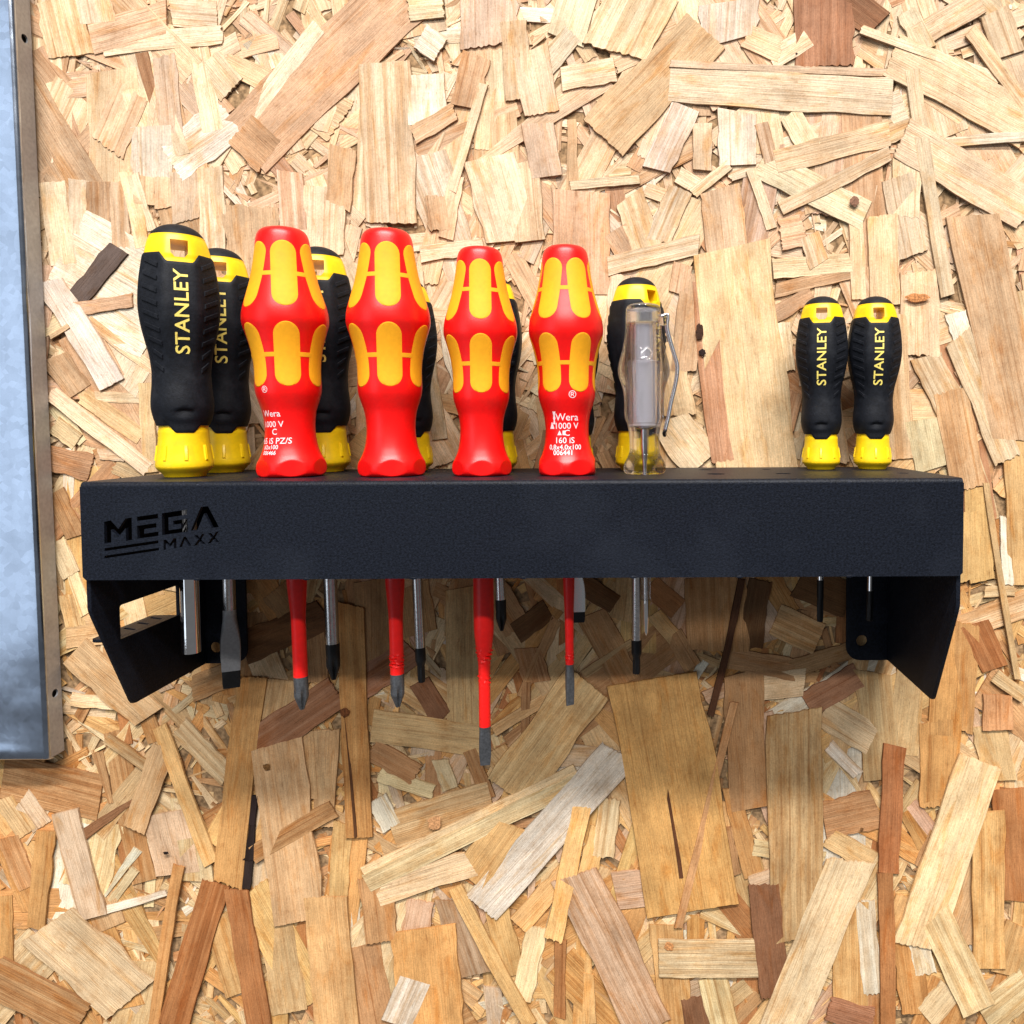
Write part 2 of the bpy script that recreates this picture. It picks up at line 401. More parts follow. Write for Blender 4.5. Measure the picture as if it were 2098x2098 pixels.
# strands one can pick out in the photograph: ends, width (photo px on the wall plane), tone; D strips draw the shade of open gaps
T1 = """110,-10,140,110,90,T 185,-10,195,42,70,P 180,75,335,30,60,G 345,20,440,28,52,P 205,92,450,66,36,P 215,300,265,180,75,Y
285,105,315,215,24,R 330,110,345,270,46,r 303,255,306,365,80,W 345,330,470,240,80,W 400,95,432,265,42,P 420,120,470,180,60,P
495,300,840,-30,125,o 508,235,650,50,32,P 488,262,548,318,74,O 508,420,520,600,112,o 425,340,432,520,50,P 155,365,156,478,38,P
196,370,200,490,48,o 236,370,243,505,34,T 252,350,287,505,28,Y 268,355,302,470,24,P 329,360,329,424,35,G 290,358,291,416,40,Y
372,350,376,450,56,T 100,370,125,540,52,P 120,520,330,645,200,W 150,640,160,560,30,S 105,730,158,802,52,o 175,655,312,757,22,Y
165,810,285,895,34,Y 190,812,282,815,20,P 195,930,255,936,20,S 105,870,152,906,36,T 230,950,320,992,40,T 98,940,180,960,50,o
130,1300,200,1290,62,T 127,1135,172,1260,24,P 135,1220,150,1285,40,T 140,1435,245,1446,24,P 105,1010,150,1100,40,o 110,1110,140,1180,36,P
0,1590,200,1640,92,o 195,1545,222,1650,20,o 0,1640,50,1712,40,T 10,1720,52,1822,40,o 40,1640,80,1698,46,S 5,1840,6,2000,26,G
165,1715,275,1640,22,B 330,1670,360,1795,82,r 277,1745,210,1840,18,W 273,1785,222,1855,16,P 335,1835,205,1870,16,W 510,1830,640,2060,76,Y
440,1880,490,2040,60,Y 390,1720,400,1810,60,P 560,1900,590,2080,70,T 640,1500,650,1640,60,T 670,1500,660,1700,40,T 700,1690,690,1850,36,Y
575,1395,560,1485,100,T 640,1400,660,1420,40,T 496,1330,664,1260,62,H 390,1415,482,1378,46,o 760,1190,762,1380,72,o 950,1205,955,1492,76,T
845,1200,860,1300,60,o 560,1210,600,1260,60,o 640,1290,650,1400,40,o 1055,1300,1122,1250,42,H 1140,1270,1066,1430,22,o 1210,1260,1285,1400,56,o
1195,1385,1297,1320,18,T 1080,1330,1100,1400,50,o 1000,1200,1060,1290,60,o 1180,1190,1260,1240,40,H 1330,1200,1390,1250,46,O 1465,1180,1472,1336,122,o
1340,1260,1400,1330,30,T 1380,1300,1420,1370,34,o 1560,1190,1540,1330,44,H 1590,1270,1680,1312,62,T 1640,1190,1740,1230,70,H 1490,1350,1630,1376,42,o
1555,1412,1650,1400,52,P 1620,1376,1742,1335,36,o 1655,1446,1762,1385,52,R 1790,1380,1810,1600,72,T 1690,1460,1790,1520,60,P 1700,1530,1760,1590,24,W
738,1404,845,1335,56,R 760,1490,985,1520,62,T 757,1540,850,1592,46,o 775,1590,885,1626,28,P 857,1400,905,1476,40,B 1010,1500,1165,1405,22,T
1078,1400,1075,1522,16,o 900,1560,920,1620,30,P 960,1540,1000,1640,26,o 1010,1540,1060,1600,50,T 800,1705,1005,1640,72,T 770,1640,800,1700,40,W
840,1960,860,1850,50,r 930,1850,980,2000,70,r 1015,1860,1052,2002,46,Y 1148,1930,1146,2092,22,O 1205,2000,1211,2102,20,Y 1100,1905,1066,2052,40,P
1060,1900,1160,1790,40,Y 1230,1700,1200,1800,36,Y 1250,1640,1235,1760,40,P 1260,1830,1420,1810,70,r 1365,1900,1386,2110,66,Y 1420,2050,1430,2110,46,B
1460,2005,1486,2110,52,P 1480,1700,1500,1800,36,o 1525,1380,1540,1660,72,o 1500,1620,1545,1800,34,G 1545,1740,1690,1765,30,P 1540,1830,1620,1800,60,r
1690,1685,1800,1660,72,o 1700,1720,1790,1770,40,T 1745,1850,1746,2082,66,Y 1775,1850,1792,2042,36,W 1860,1930,1880,2082,52,G 1920,1480,1921,1656,62,G
2075,1620,2086,1850,72,O 2030,1490,2052,1602,62,T 1985,1280,1970,1500,46,G 1945,1280,1930,1640,62,G 2000,1280,2042,1372,52,O 2005,1000,2016,1192,46,Y
1985,1050,1990,1190,42,Y 2060,1060,2068,1200,24,W 2020,1215,2082,1212,20,P 2080,900,2092,1200,42,Y 1700,2070,1790,2096,50,R 2020,2092,2110,2022,72,P
1950,2030,1900,2090,50,P 2090,1900,2060,2000,50,Y 1880,1900,1900,2000,40,W 1885,555,1890,727,72,Y 1900,730,1960,850,62,T 1890,860,1910,962,62,P
2075,600,2100,722,62,Y 1960,640,1976,690,42,W 1840,360,1872,522,62,P 1860,320,1856,442,56,P 1755,445,1762,612,28,Y 1810,440,1816,622,56,Y
1830,640,1850,940,60,Y 1590,595,1745,557,26,o 1585,645,1665,600,30,o 1585,550,1745,537,38,T 1600,660,1610,760,40,P 1620,800,1600,880,50,o
1640,700,1740,690,40,P 1560,330,1775,440,60,P 1590,330,1825,270,46,Y 1405,215,1345,345,56,W 1440,250,1440,346,38,T 1510,225,1512,336,72,W
1420,395,1495,335,20,P 1540,345,1582,467,20,T 1560,250,1580,330,26,r 1620,230,1660,300,44,P 1168,378,1310,365,16,P 1070,330,1086,492,62,P
1000,320,1050,492,100,P 1100,250,1120,360,60,r 1085,100,1110,230,70,T 1150,160,1260,140,44,P 785,125,800,455,96,P 655,380,650,522,96,P
590,350,600,470,50,T 700,300,690,420,50,o 845,275,930,225,34,Y 870,150,876,252,76,W 975,110,950,216,56,o 1000,-10,1001,90,112,r
835,15,906,8,46,P 860,70,900,100,50,W 1050,40,1060,200,50,T 935,360,912,487,28,Y 860,520,990,505,30,P 890,400,900,470,40,o
1190,390,1191,602,112,G 1395,385,1350,492,48,S 1290,400,1330,520,60,T 1260,470,1290,520,50,o 1270,560,1260,700,40,P 1420,560,1400,760,50,o
1360,700,1390,850,70,Y 1370,860,1440,950,80,P 1400,540,1390,600,36,G 1495,0,1490,82,115,W 1580,120,1657,73,42,P 1530,70,1600,100,44,Y
1690,-10,1690,132,112,R 1720,-12,1800,48,62,B 1860,20,1900,100,40,P 1880,75,2012,-2,46,T 2040,20,2070,110,60,T 1950,130,2040,190,40,P
1600,480,1650,470,60,G 1660,480,1680,540,40,P 1950,800,1986,1002,66,Y 1700,800,1720,950,40,P 570,560,640,540,30,P 850,560,900,900,30,P"""
T2 = """1447,60,1236,280,110,o 1320,-20,1258,102,140,P 1372,165,1830,195,76,P 1374,128,1830,146,15,r 1600,425,1825,312,30,P 1830,110,2112,262,95,T
1850,280,2112,432,90,T 1765,58,2047,154,20,P 1990,60,2112,228,30,Y 1915,291,2110,278,20,W 1871,140,1944,605,31,P 1995,440,2092,902,112,o
1965,690,2067,942,62,P 1475,385,1492,537,86,Y 1500,505,1552,960,170,Y 1442,570,1482,945,48,O 1245,545,1432,500,42,P 990,170,925,390,20,P
150,615,240,508,42,K 150,632,268,614,28,o 95,575,226,788,60,W 98,690,138,667,10,G 100,805,302,962,34,P 296,785,306,968,30,Y
150,1335,302,1470,72,T 215,1513,296,1571,25,T 130,1665,190,1882,55,S 92,1705,70,1906,38,G 335,1530,272,1702,48,T 365,1490,462,1592,46,P
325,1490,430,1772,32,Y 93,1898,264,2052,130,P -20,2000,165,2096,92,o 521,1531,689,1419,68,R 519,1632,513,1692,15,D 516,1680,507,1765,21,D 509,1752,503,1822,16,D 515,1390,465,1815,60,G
440,1812,352,2112,60,O 482,1825,530,2112,50,O 365,1775,312,2112,24,G 565,1525,613,1890,108,T 515,1755,682,1660,38,o 716,1240,735,1718,54,G
765,1800,780,1932,66,o 665,1840,690,2112,86,Y 865,1905,885,2112,130,G 770,1832,965,1772,56,P 810,2100,850,2010,62,W 1205,1400,1040,1625,104,T
1040,1690,960,1802,72,Y 1270,1545,985,1862,80,W 750,1812,1190,1602,38,P 742,1788,1178,1576,20,P 932,1820,1086,2102,30,Y 1192,1655,1133,1928,40,Y
1335,1392,1420,1868,182,G 1342,1500,1396,1800,8,k 1175,1795,1332,2112,95,r 1350,1965,1555,1965,80,P 1565,1815,1592,2048,60,B 1629,1460,1632,1926,110,T
1745,1765,1598,2122,95,P 1505,1440,1390,1902,16,o 1520,1187,1456,1467,14,k 1835,1530,1822,1790,44,O 1814,1790,1820,2102,30,O 2026,1665,2028,1986,66,Y
2010,1560,1877,1940,95,P 1917,1880,2007,2072,70,P 2022,990,2086,1392,13,T 2045,1425,2046,1497,62,o 2040,1385,2100,1427,28,P 706,1462,728,1716,5,k"""
parts = []
def read(txt, h0, h1, grow):
    rows = txt.split(); out = []
    for i, r_ in enumerate(rows):
        q = r_.split(','); x0, y0, x1, y1, wd = map(float, q[:5])
        a, bb = P(x0, y0, 0), P(x1, y1, 0)
        Ls = (bb - a).length; sc_px = Ls / max(1.0, sqrt((x1 - x0) ** 2 + (y1 - y0) ** 2))
        cc = (a + bb) / 2
        out.append((cc.x, cc.z, atan2(bb.z - a.z, bb.x - a.x), Ls, wd * grow * sc_px, h0 + (h1 - h0) * i / len(rows), q[5]))
    return out
traced = read(T1, 0.0019, 0.0029, 1.12) + read(T2, 0.0029, 0.0039, 1.03)
view = [g for g in big if -0.40 < g[0] < 0.26 and -0.36 < g[1] < 0.28]
view.sort(key=lambda g: -g[3] * g[4])
extra = view[:max(0, 300 - len(traced))]; ex = set(id(g) for g in extra)
for g in big:
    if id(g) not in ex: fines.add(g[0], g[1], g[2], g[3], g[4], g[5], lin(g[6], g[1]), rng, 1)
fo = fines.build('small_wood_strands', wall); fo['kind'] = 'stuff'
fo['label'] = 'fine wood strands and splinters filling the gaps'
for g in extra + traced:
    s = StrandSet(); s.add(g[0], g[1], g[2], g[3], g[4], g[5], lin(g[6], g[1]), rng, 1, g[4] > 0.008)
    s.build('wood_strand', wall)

# knots and small bore holes that show on single strands
def knot(px, py, r, col, asp=1.0):
    c0 = P(px, py, -0.0001); n = 18; vs, fs = [], []
    rr_ = random.Random(int(px))
    for ring, (k, dy) in enumerate(((1.0, 0.0001), (0.8, 0.0), (0.45, -0.00002))):
        for i in range(n):
            a = 2 * pi * i / n; q = r * k * rr_.uniform(0.82, 1.15)
            vs.append((c0.x + q * cos(a), c0.y + dy, c0.z + q * asp * sin(a)))
    for ring in range(2):
        for i in range(n):
            fs.append((ring * n + i, ring * n + (i + 1) % n, (ring + 1) * n + (i + 1) % n, (ring + 1) * n + i))
    fs.append(tuple(2 * n + i for i in range(n)))
    me = mesh('knot', vs, fs)
    m_, nt_, b_ = mat_base('knot_wood', s2l(col), 0.7, 0, 0.2); add_speckle(nt_, b_, s2l(col), 900, 0.5, 900, 0.5)
    return link('knot', me, m_, wall)
knot(546, 1572, 0.0022, (120, 82, 44)); knot(1751, 412, 0.0030, (128, 92, 72)); knot(1632, 110, 0.0007, (40, 26, 20)); knot(340, 1748, 0.0017, (30, 20, 16), 0.6)
knot(706, 1460, 0.0030, (110, 64, 34)); knot(890, 1686, 0.0042, (190, 140, 96)); knot(1371, 1940, 0.0028, (184, 128, 80)); knot(1880, 610, 0.0070, (184, 124, 76), 0.35)
knot(1434, 680, 0.0024, (60, 38, 26), 2.0); knot(1439, 722, 0.0020, (38, 25, 20)); knot(1766, 1699, 0.0011, (110, 76, 44))

# ------------------------------------------------------------------ galvanised panel at the left
pa, pb = P(62, 0, 0), P(133, 1540, 0)
dirx = (pb.x - pa.x) / (pb.z - pa.z)
panel = empty('metal_panel', (pb.x, 0, pb.z))
tag(panel, 'galvanised sheet steel panel with folded edge at the left of the board', 'panel')
DEP = 0.0135; Ztop = 0.46; WP = 0.26
def shear(x, y, z): return Vector((x + dirx * z, y, z))   # panel-local, z up from its lower corner
vs, fs = [], []
# front sheet: flat rim, then a shallow pressed field; rounded fold on the right edge
prof = [(0.0, -0.0025), (-0.00019, -0.0012 - DEP + 0.0025 + 0.0), ]
fold = [(-0.0025 + 0.0025 * cos(a), -DEP + 0.0025 - 0.0025 * sin(a)) for a in [pi / 2 * i / 6 for i in range(7)]]
cols = fold + [(-0.0085, -DEP), (-0.014, -DEP + 0.0002), (-0.020, -DEP + 0.0005), (-0.030, -DEP + 0.0006), (-WP, -DEP + 0.0006)]
zr = [0.0, 0.0012, 0.0030, 0.0060, 0.0075, 0.0095, 0.012] + spread(0.03, Ztop, 12)
def zlift(i, z):
    k = max(0.0, min(1.0, (z - 0.006) / 0.006)); return k
for z in zr:
    for (x, y) in cols:
        yy = y
        if y > -DEP + 1e-6 and x < -0.009: yy = -DEP + (y + DEP) * zlift(0, z)
        if z < 0.003: yy = min(-0.001, yy + (0.0025 - sqrt(max(0, 0.0025 ** 2 - (0.0025 - min(0.0025, z)) ** 2))))
        vs.append(shear(x, yy, z))
n = len(cols)
for i in range(len(zr) - 1):
    for k in range(n - 1): fs.append((i * n + k, i * n + k + 1, (i + 1) * n + k + 1, (i + 1) * n + k))
me = auto_smooth(mesh('front_sheet', vs, fs), 50)
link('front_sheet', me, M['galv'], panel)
# side return with its two holes, and the lower return
def circle(cx, cy, r, n=24, asp=1.0): return [(cx + r * cos(2 * pi * i / n), cy + r * asp * sin(2 * pi * i / n)) for i in range(n)]
hz1 = P(113, 1421, -0.006).z - pb.z; hz2 = P(55, 78, -0.006).z - pb.z
lp = [[(-DEP + 0.0025, 0.001), (-0.0003, 0.001), (-0.0003, Ztop), (-DEP + 0.0025, Ztop)], circle(-0.0055, hz1, 0.0024), circle(-0.0055, hz2, 0.0024)]
me = curve_mesh('side_return', lp, 0.001, 0, lambda co: shear(-0.0006 + co.z, co.x, co.y))
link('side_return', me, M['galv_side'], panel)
me = curve_mesh('bottom_return', [[(-WP, -DEP + 0.0025), (-0.0015, -DEP + 0.0025), (-0.0015, -0.0003), (-WP, -0.0003)]], 0.001, 0, lambda co: shear(co.x, co.y, co.z + 0.0006))
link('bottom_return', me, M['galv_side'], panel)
blk = mat_base('dark_void', (0.01, 0.01, 0.012), 0.8, 0, 0.1)[0]  # near-black in place of the shade inside hollows
me = mesh('void_filler', [shear(x, y, z) for y in (-DEP + 0.003, -0.0008) for x, z in ((-WP, 0.002), (-0.0022, 0.002), (-0.0022, Ztop), (-WP, Ztop))],
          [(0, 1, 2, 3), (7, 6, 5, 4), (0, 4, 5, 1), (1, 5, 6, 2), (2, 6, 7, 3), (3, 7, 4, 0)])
link('void_filler', me, blk, panel)  # black block added in the hollow panel: shade behind the holes as colour

# ------------------------------------------------------------------ the tool rack
YF = -0.100
tl, tr = P(163, 988, YF), P(1975, 979, YF); bl_, br = P(169, 1189, YF), P(1973, 1180, YF)
XL, XR = (tl.x + bl_.x) / 2, (tr.x + br.x) / 2
ZT = (tl.z + tr.z) / 2; ZB = (bl_.z + br.z) / 2
rack = empty('tool_rack', ((XL + XR) / 2, 0, ZB))
tag(rack, 'black powder coated steel shelf rack holding the row of screwdrivers', 'tool rack')
RO = rack.location.copy()
def rk(name, me, mat=None): 
    for v in me.vertices: v.co -= RO
    return link(name, me, mat or M['rack'], rack)
TH = 0.002
G0 = [(160, 930), 400 / 1932.0]
def lg(pts):
    out = []
    for x, y in pts:
        q = P(160 + x * 0.20704, 930 + y * 0.20704, YF); out.append((q.x, q.z))
    return out
logo = [[(257,672),(322,657),(398,742),(468,638),(530,630),(534,853),(474,860),(470,735),(400,822),(326,750),(328,880),(260,887)],
 [(583,622),(790,592),(790,638),(583,665)], [(583,712),(775,684),(775,728),(655,745),(655,790),(795,768),(795,812),(588,840)],
 [(828,588),(1078,550),(1078,602),(893,630),(897,755),(1020,737),(1018,690),(943,702),(940,662),(1082,640),(1085,770),(832,805)],
 [(1115,760),(1215,525),(1285,517),(1393,722),(1322,735),(1247,590),(1182,752)],
 [(262,933),(795,855),(795,885),(262,963)], [(262,1008),(800,928),(800,955),(262,1035)],
 [(845,852),(870,848),(908,890),(945,836),(970,832),(973,935),(948,938),(946,875),(908,925),(868,888),(870,948),(846,952)],
 [(1000,925),(1045,822),(1065,818),(1120,905),(1092,912),(1053,848),(1028,922)],
 [(1150,808),(1180,803),(1203,832),(1225,793),(1250,789),(1218,850),(1262,888),(1230,893),(1202,868),(1178,905),(1148,908),(1187,850)],
 [(1285,787),(1315,782),(1340,812),(1365,770),(1392,766),(1355,828),(1395,868),(1365,874),(1338,847),(1312,884),(1282,888),(1322,830)]]
RF = 0.0022
me = curve_mesh('front_plate', [[(XL, ZB + 0.0015), (XL + 0.0015, ZB), (XR - 0.0015, ZB), (XR, ZB + 0.0015), (XR, ZT - RF), (XL, ZT - RF)]] + [lg(l) for l in logo],
                TH, 0, lambda co: Vector((co.x, YF + TH / 2 + co.z, co.y)))
fp = rk('front_plate', me); fp['label'] = 'front plate with the cut-out lettering MEGA MAXX'
# rounded fold between the front and the top
vs, fs = [], []; na = 8
for x in (XL + 0.0004, XR - 0.0004):
    for rad_ in (RF, RF - TH + 0.0003):
        for i in range(na + 1):
            a = pi / 2 * i / na
            vs.append((x, YF + RF - rad_ * cos(a), ZT - RF + rad_ * sin(a)))
q = na + 1
for i in range(na): fs += [(i, i + 1, 2 * q + i + 1, 2 * q + i), (q + i + 1, q + i, 3 * q + i, 3 * q + i + 1), (i + 1, i, q + i, q + i + 1), (2 * q + i, 2 * q + i + 1, 3 * q + i + 1, 3 * q + i)]
fd = rk('top_fold', auto_smooth(mesh('top_fold', vs, fs), 60))

YR1, YR2 = -0.062, -0.024           # front and back row of holes
# every tool: base and top of its handle in the photo, its row
def at_base(px, py, Y):
    p = P(px, py, Y); return Vector((p.x, Y, ZT))
hole_list = []                       # (x, y, radius)
tools_px = dict(D1=(380, 979, YR1), D2=(462, 967, YR2), D3=(668, 963, YR2), D4=(845, 960, YR2), D5=(1017, 957, YR2), D6=(1304, 955, YR2), D7=(1178, 955, YR2),
                D8=(1682, 955, YR2), D9=(1787, 955, YR2), W1=(599, 975, YR1), W2=(804, 975, YR1), W3=(988, 975, YR1), W4=(1163, 973, YR1), TE=(1321, 972, YR1))
for k, (x, y, Y) in tools_px.items():
    p = at_base(x, y, Y); hole_list.append((p.x, p.y, 0.0056))
for x, y, Y, r in ((1467, 969, YR1, 0.0046), (1605, 967, YR1, 0.0040), (1850, 967, YR1, 0.0030), (1445, 956, YR2, 0.0036), (1570, 956, YR2, 0.0024)):
    p = P(x, y, Y); hole_list.append((p.x, Y, r))
me = curve_mesh('top_plate', [[(XL + 0.0004, YF + RF), (XR - 0.0004, YF + RF), (XR - 0.0004, -0.0008), (XL + 0.0004, -0.0008)]] + [circle(x, y, r, 28) for x, y, r in hole_list],
                TH - 0.0003, 0, lambda co: Vector((co.x, co.y, ZT - (TH - 0.0003) / 2 + co.z)))
rk('top_plate', me)

def arc(cx, cy, r, a0, a1, n=6): return [(cx + r * cos(radians(a0 + (a1 - a0) * i / n)), cy + r * sin(radians(a0 + (a1 - a0) * i / n))) for i in range(n + 1)]
ZBOT = -0.1385
for side, X in ((-1, XL), (1, XR)):
    # outline in (depth behind the front, height)
    out = [(TH + 0.0002, ZT - TH), (0.0985, ZT - TH), (0.0985, ZBOT)] + [(0.0325, ZBOT), (0.0305, ZBOT + 0.0004), (0.0290, ZBOT + 0.0022)] + [(0.0042, -0.0885), (0.0026, -0.0850), (TH + 0.0002, -0.0830)]
    wz0, wz1 = -0.1033, -0.0866
    win = arc(0.0237, wz1 - 0.0015, 0.0015, 180, 90, 3) + arc(0.0705, wz1 - 0.0015, 0.0015, 90, 0, 3) + [(0.072, wz0), (0.0222, wz0)]
    xi = X - side * TH / 2
    me = curve_mesh('side_plate', [out, win] if side < 0 else [out], TH, 0.00025, lambda co: Vector((xi + co.z, YF + co.x, co.y)))
    sp_ = rk('side_plate', me)
    if side < 0:
        # slotted tab bent outwards from the window
        wt = 0.0135
        tb = [(0.0222, 0), (0.072, 0), (0.072, wt - 0.003)] + arc(0.069, wt - 0.003, 0.003, 0, 90, 4) + arc(0.0252, wt - 0.003, 0.003, 90, 180, 4)
        slots = []
        for k in range(4):
            y0 = 0.0285 + k * 0.0112
            slots.append([(y0, 0.0030), (y0 + 0.0022, 0.0030), (y0 + 0.0052, 0.0105), (y0 + 0.0030, 0.0105)])
        me = curve_mesh('slotted_tab', [tb] + slots, TH * 0.8, 0.0002, lambda co: Vector((X + side * co.y, YF + co.x, wz0 - TH * 0.45 + co.z)))
        for v in me.vertices: v.co -= RO
        link('slotted_tab', me, M['rack'], sp_)
    # wall flange, folded inwards, with its screw hole
    fx0, fx1 = (X + TH, X + 0.0262) if side < 0 else (X - TH, X - 0.0262)
    r = 0.008; sg = -side
    fl = [(fx0, ZT - TH), (fx1, ZT - TH)] + [(fx1 - sg * r + sg * r * cos(radians(-a)), ZBOT + r + r * sin(radians(-a))) for a in (0, 15, 30, 45, 60, 75, 90)] + [(fx0, ZBOT)]
    hp = P(443, 1326, -0.002) if side < 0 else P(1765, 1312, -0.002)
    me = curve_mesh('wall_flange', [fl, circle(hp.x, hp.z, 0.0033)], TH - 0.0002, 0.0002, lambda co: Vector((co.x, -0.0021 + co.z, co.y)))
    link('wall_flange', me, M['rack'], rack)
    for v in me.vertices: v.co -= RO
for px in (404, 628, 847, 1072, 1298, 1515, 1740):          # small bend notches on the two long edges
    for zz, mm, hh in ((ZB + 0.0002, M['rack'], 0.0008), (ZT - 0.0016, M['scuff'], 0.0005)):
        x = P(px, 1185 if mm is M['rack'] else 985, YF).x; wd = 0.0034
        y0 = YF - 0.0004
        if mm is M['scuff']: y0 = YF + 0.0001; wd = 0.0018
        me = lathe('bend_notch', [-0.0006, -0.0003, 0.0001], lambda th, z: 0.5 if z < 0 else 0.2, 16)
        for v in me.vertices: v.co = Vector((x + v.co.x * wd, y0 - v.co.z * 0.4, zz + v.co.y * hh * 1.6))
        rk('bend_notch', me, mm)

# ------------------------------------------------------------------ black and yellow screwdrivers
HS = 0.1225                                      # handle length the profile is written for
def zy(y): return (1810 - y) / 1690.0 * HS       # photo profile rows -> height above the base
def rw(wd): return wd / 1690.0 * HS / 2
sprof = interp([(zy(y), rw(wd)) for y, wd in ((1810,262),(1792,282),(1752,360),(1728,371),(1690,360),(1650,346),(1600,334),(1550,324),(1500,322),(1450,330),(1420,352),(1350,380),(1300,380),
      (1250,372),(1200,362),(1150,358),(1100,360),(1000,390),(900,440),(800,484),(700,510),(620,512),(500,492),(400,460),(335,434),(250,386),(212,350),(185,318))])
def oct_w(z):
    y = 1810 - z / HS * 1690
    if y > 1150 or y < 200: return 0.0
    return min(1, (1150 - y) / 180.0) * min(1, (y - 200) / 130.0)
def srad(th, z, off=0.0):
    r = sprof(z); k = ((th + pi / 8) % (pi / 4)) - pi / 8
    o = r * 0.955 / cos(k); wt = oct_w(z) * 0.85
    # thumb dent at the front and back
    y = 1810 - z / HS * 1690; d = 0.0
    for c0 in (0, pi):
        dt = abs(((th - c0 + pi) % (2 * pi)) - pi)
        if dt < 0.42 and 1340 < y < 1425:
            e = (dt / 0.42) ** 2
            d = max(d, 0.0013 * max(0, 1 - e) * (min(1, (y - 1352 - 22 * e) / 8.0) if y > 1352 + 22 * e else 0) * max(0, (1425 - y) / 50.0) )
    return min(r * 1.01, r * (1 - wt) + min(o, r * 1.012) * wt) + off - d
zs = [zy(1810), zy(1806)] + [zy(y) for y in range(1792, 1740, -10)] + [zy(y) for y in range(1740, 214, -14)] + [zy(212), zy(205)]
core_me = lathe('handle_core', zs, lambda th, z: srad(th, min(z, zy(212)), -0.0004 if zy(1500) < z < zy(360) else 0.0), 72)
# lanyard hole cut through the collar
hw = rw(108)
cut = bpy.data.meshes.new('cut'); bmh = bmesh.new()
outl = [(-hw, zy(250)), (-hw, zy(338)), (-hw * 0.55, zy(366)), (hw * 0.55, zy(366)), (hw, zy(338)), (hw, zy(250))]
va = [bmh.verts.new((x, -0.05, z)) for x, z in outl]; vb = [bmh.verts.new((x, 0.05, z)) for x, z in outl]
bmh.faces.new(va); bmh.faces.new(vb[::-1])
for i in range(6): bmh.faces.new((va[i], vb[i], vb[(i + 1) % 6], va[(i + 1) % 6]))
bmesh.ops.recalc_face_normals(bmh, faces=bmh.faces); bmh.to_mesh(cut); bmh.free()
co_ = bpy.data.objects.new('cut', cut); C.objects.link(co_)
bo = bpy.data.objects.new('core', core_me); C.objects.link(bo)
md = bo.modifiers.new('b', 'BOOLEAN'); md.object = co_; md.operation = 'DIFFERENCE'; md.solver = 'EXACT'
dg = bpy.context.evaluated_depsgraph_get(); dg.update()
core_me = auto_smooth(bpy.data.meshes.new_from_object(bo.evaluated_get(dg)), 40); core_me.name = 'handle_core'
bpy.data.objects.remove(bo); bpy.data.objects.remove(co_)
# black grip shell with the stepped edges
def step(th, deep, a_in, a_out):
    d = min(abs(((th - c0 + pi) % (2 * pi)) - pi) for c0 in (0, pi))
    return deep * max(0.0, min(1.0, (a_out - d) / (a_out - a_in)))
n = 96; rows = 84; vs, fs = [], []
for i in range(rows + 1):
    for k in range(n):
        th = 2 * pi * k / n
        zt = zy(337 + step(th, 62, 0.36, 0.58)); zb = zy(1466 + step(th, 48, 0.36, 0.62))
        z = zb + (zt - zb) * i / rows
        e = min(i, rows - i); off = 0.0006 * min(1, (e + 0.6) / 1.6)
        r = srad(th, z, off); vs.append((r * sin(th), -r * cos(th), z))
for i in (0, rows):
    for k in range(n):
        x, y, z = vs[i * n + k]; f = 0.93; vs.append((x * f, y * f, z))
for i in range(rows):
    for k in range(n):
        a = i * n + k; b_ = i * n + (k + 1) % n; fs.append((a, b_, b_ + n, a + n))
o0 = (rows + 1) * n
for k in range(n):
    k2 = (k + 1) % n
    fs.append((k2, k, o0 + k, o0 + k2)); fs.append((rows * n + k, rows * n + k2, o0 + n + k2, o0 + n + k))
grip_me = auto_smooth(mesh('grip', vs, fs), 50)
# domed end cap
cap = interp([(zy(214), rw(346)), (zy(200), rw(338)), (zy(180), rw(312)), (zy(160), rw(272)), (zy(142), rw(218)), (zy(128), rw(150)), (zy(120), rw(80)), (zy(117), rw(6))])
cap_me = lathe('end_cap', [zy(y) for y in (214, 208, 200, 190, 180, 170, 160, 150, 142, 134, 128, 123, 120, 117)], lambda th, z: cap(z), 56)
# one slanted grip rib, one collar rib
def on_surface(th, z, off): r = srad(th, z, off); return (r * sin(th), -r * cos(th), z)
def rib_mesh(th0, y0, flip, ln):
    vs, fs = [], []; nn = 4
    for off, gr in ((0.0007, 1.0), (0.00125, 0.72)):
        for i in range(nn + 1):
            t = i / nn
            for sgn in (-1, 1):
                th = th0 + flip * (t - 0.5) * ln * (1.0 if gr == 1 else 0.9)
                y = y0 - (t - 0.5) * 46 + sgn * 17 * gr
                vs.append(on_surface(th, zy(y), off - (0.0006 if gr == 1 else 0)))
    q = 2 * (nn + 1)
    for i in range(nn):
        a = q + 2 * i; fs.append((a, a + 1, a + 3, a + 2))
        fs.append((2 * i, 2 * i + 2, a + 2, a)); fs.append((2 * i + 3, 2 * i + 1, a + 1, a + 3))
    fs.append((0, q, q + 1, 1)); fs.append((2 * nn + 1, q + 2 * nn + 1, q + 2 * nn, 2 * nn))
    me = mesh('grip_rib', vs, fs)
    bm = bmesh.new(); bm.from_mesh(me); bmesh.ops.recalc_face_normals(bm, faces=bm.faces); bm.to_mesh(me); bm.free()
    me.materials.append(M['rubber']); return me
rib_set = []
for f0, flip in ((pi / 4, 1), (-pi / 4, -1), (3 * pi / 4, -1), (-3 * pi / 4, 1)):
    for k in range(9):
        y0 = 405 + k * 84; ln = 0.50 if k < 7 else 0.36
        rib_set.append(rib_mesh(f0 * 1.04, y0, flip, ln))
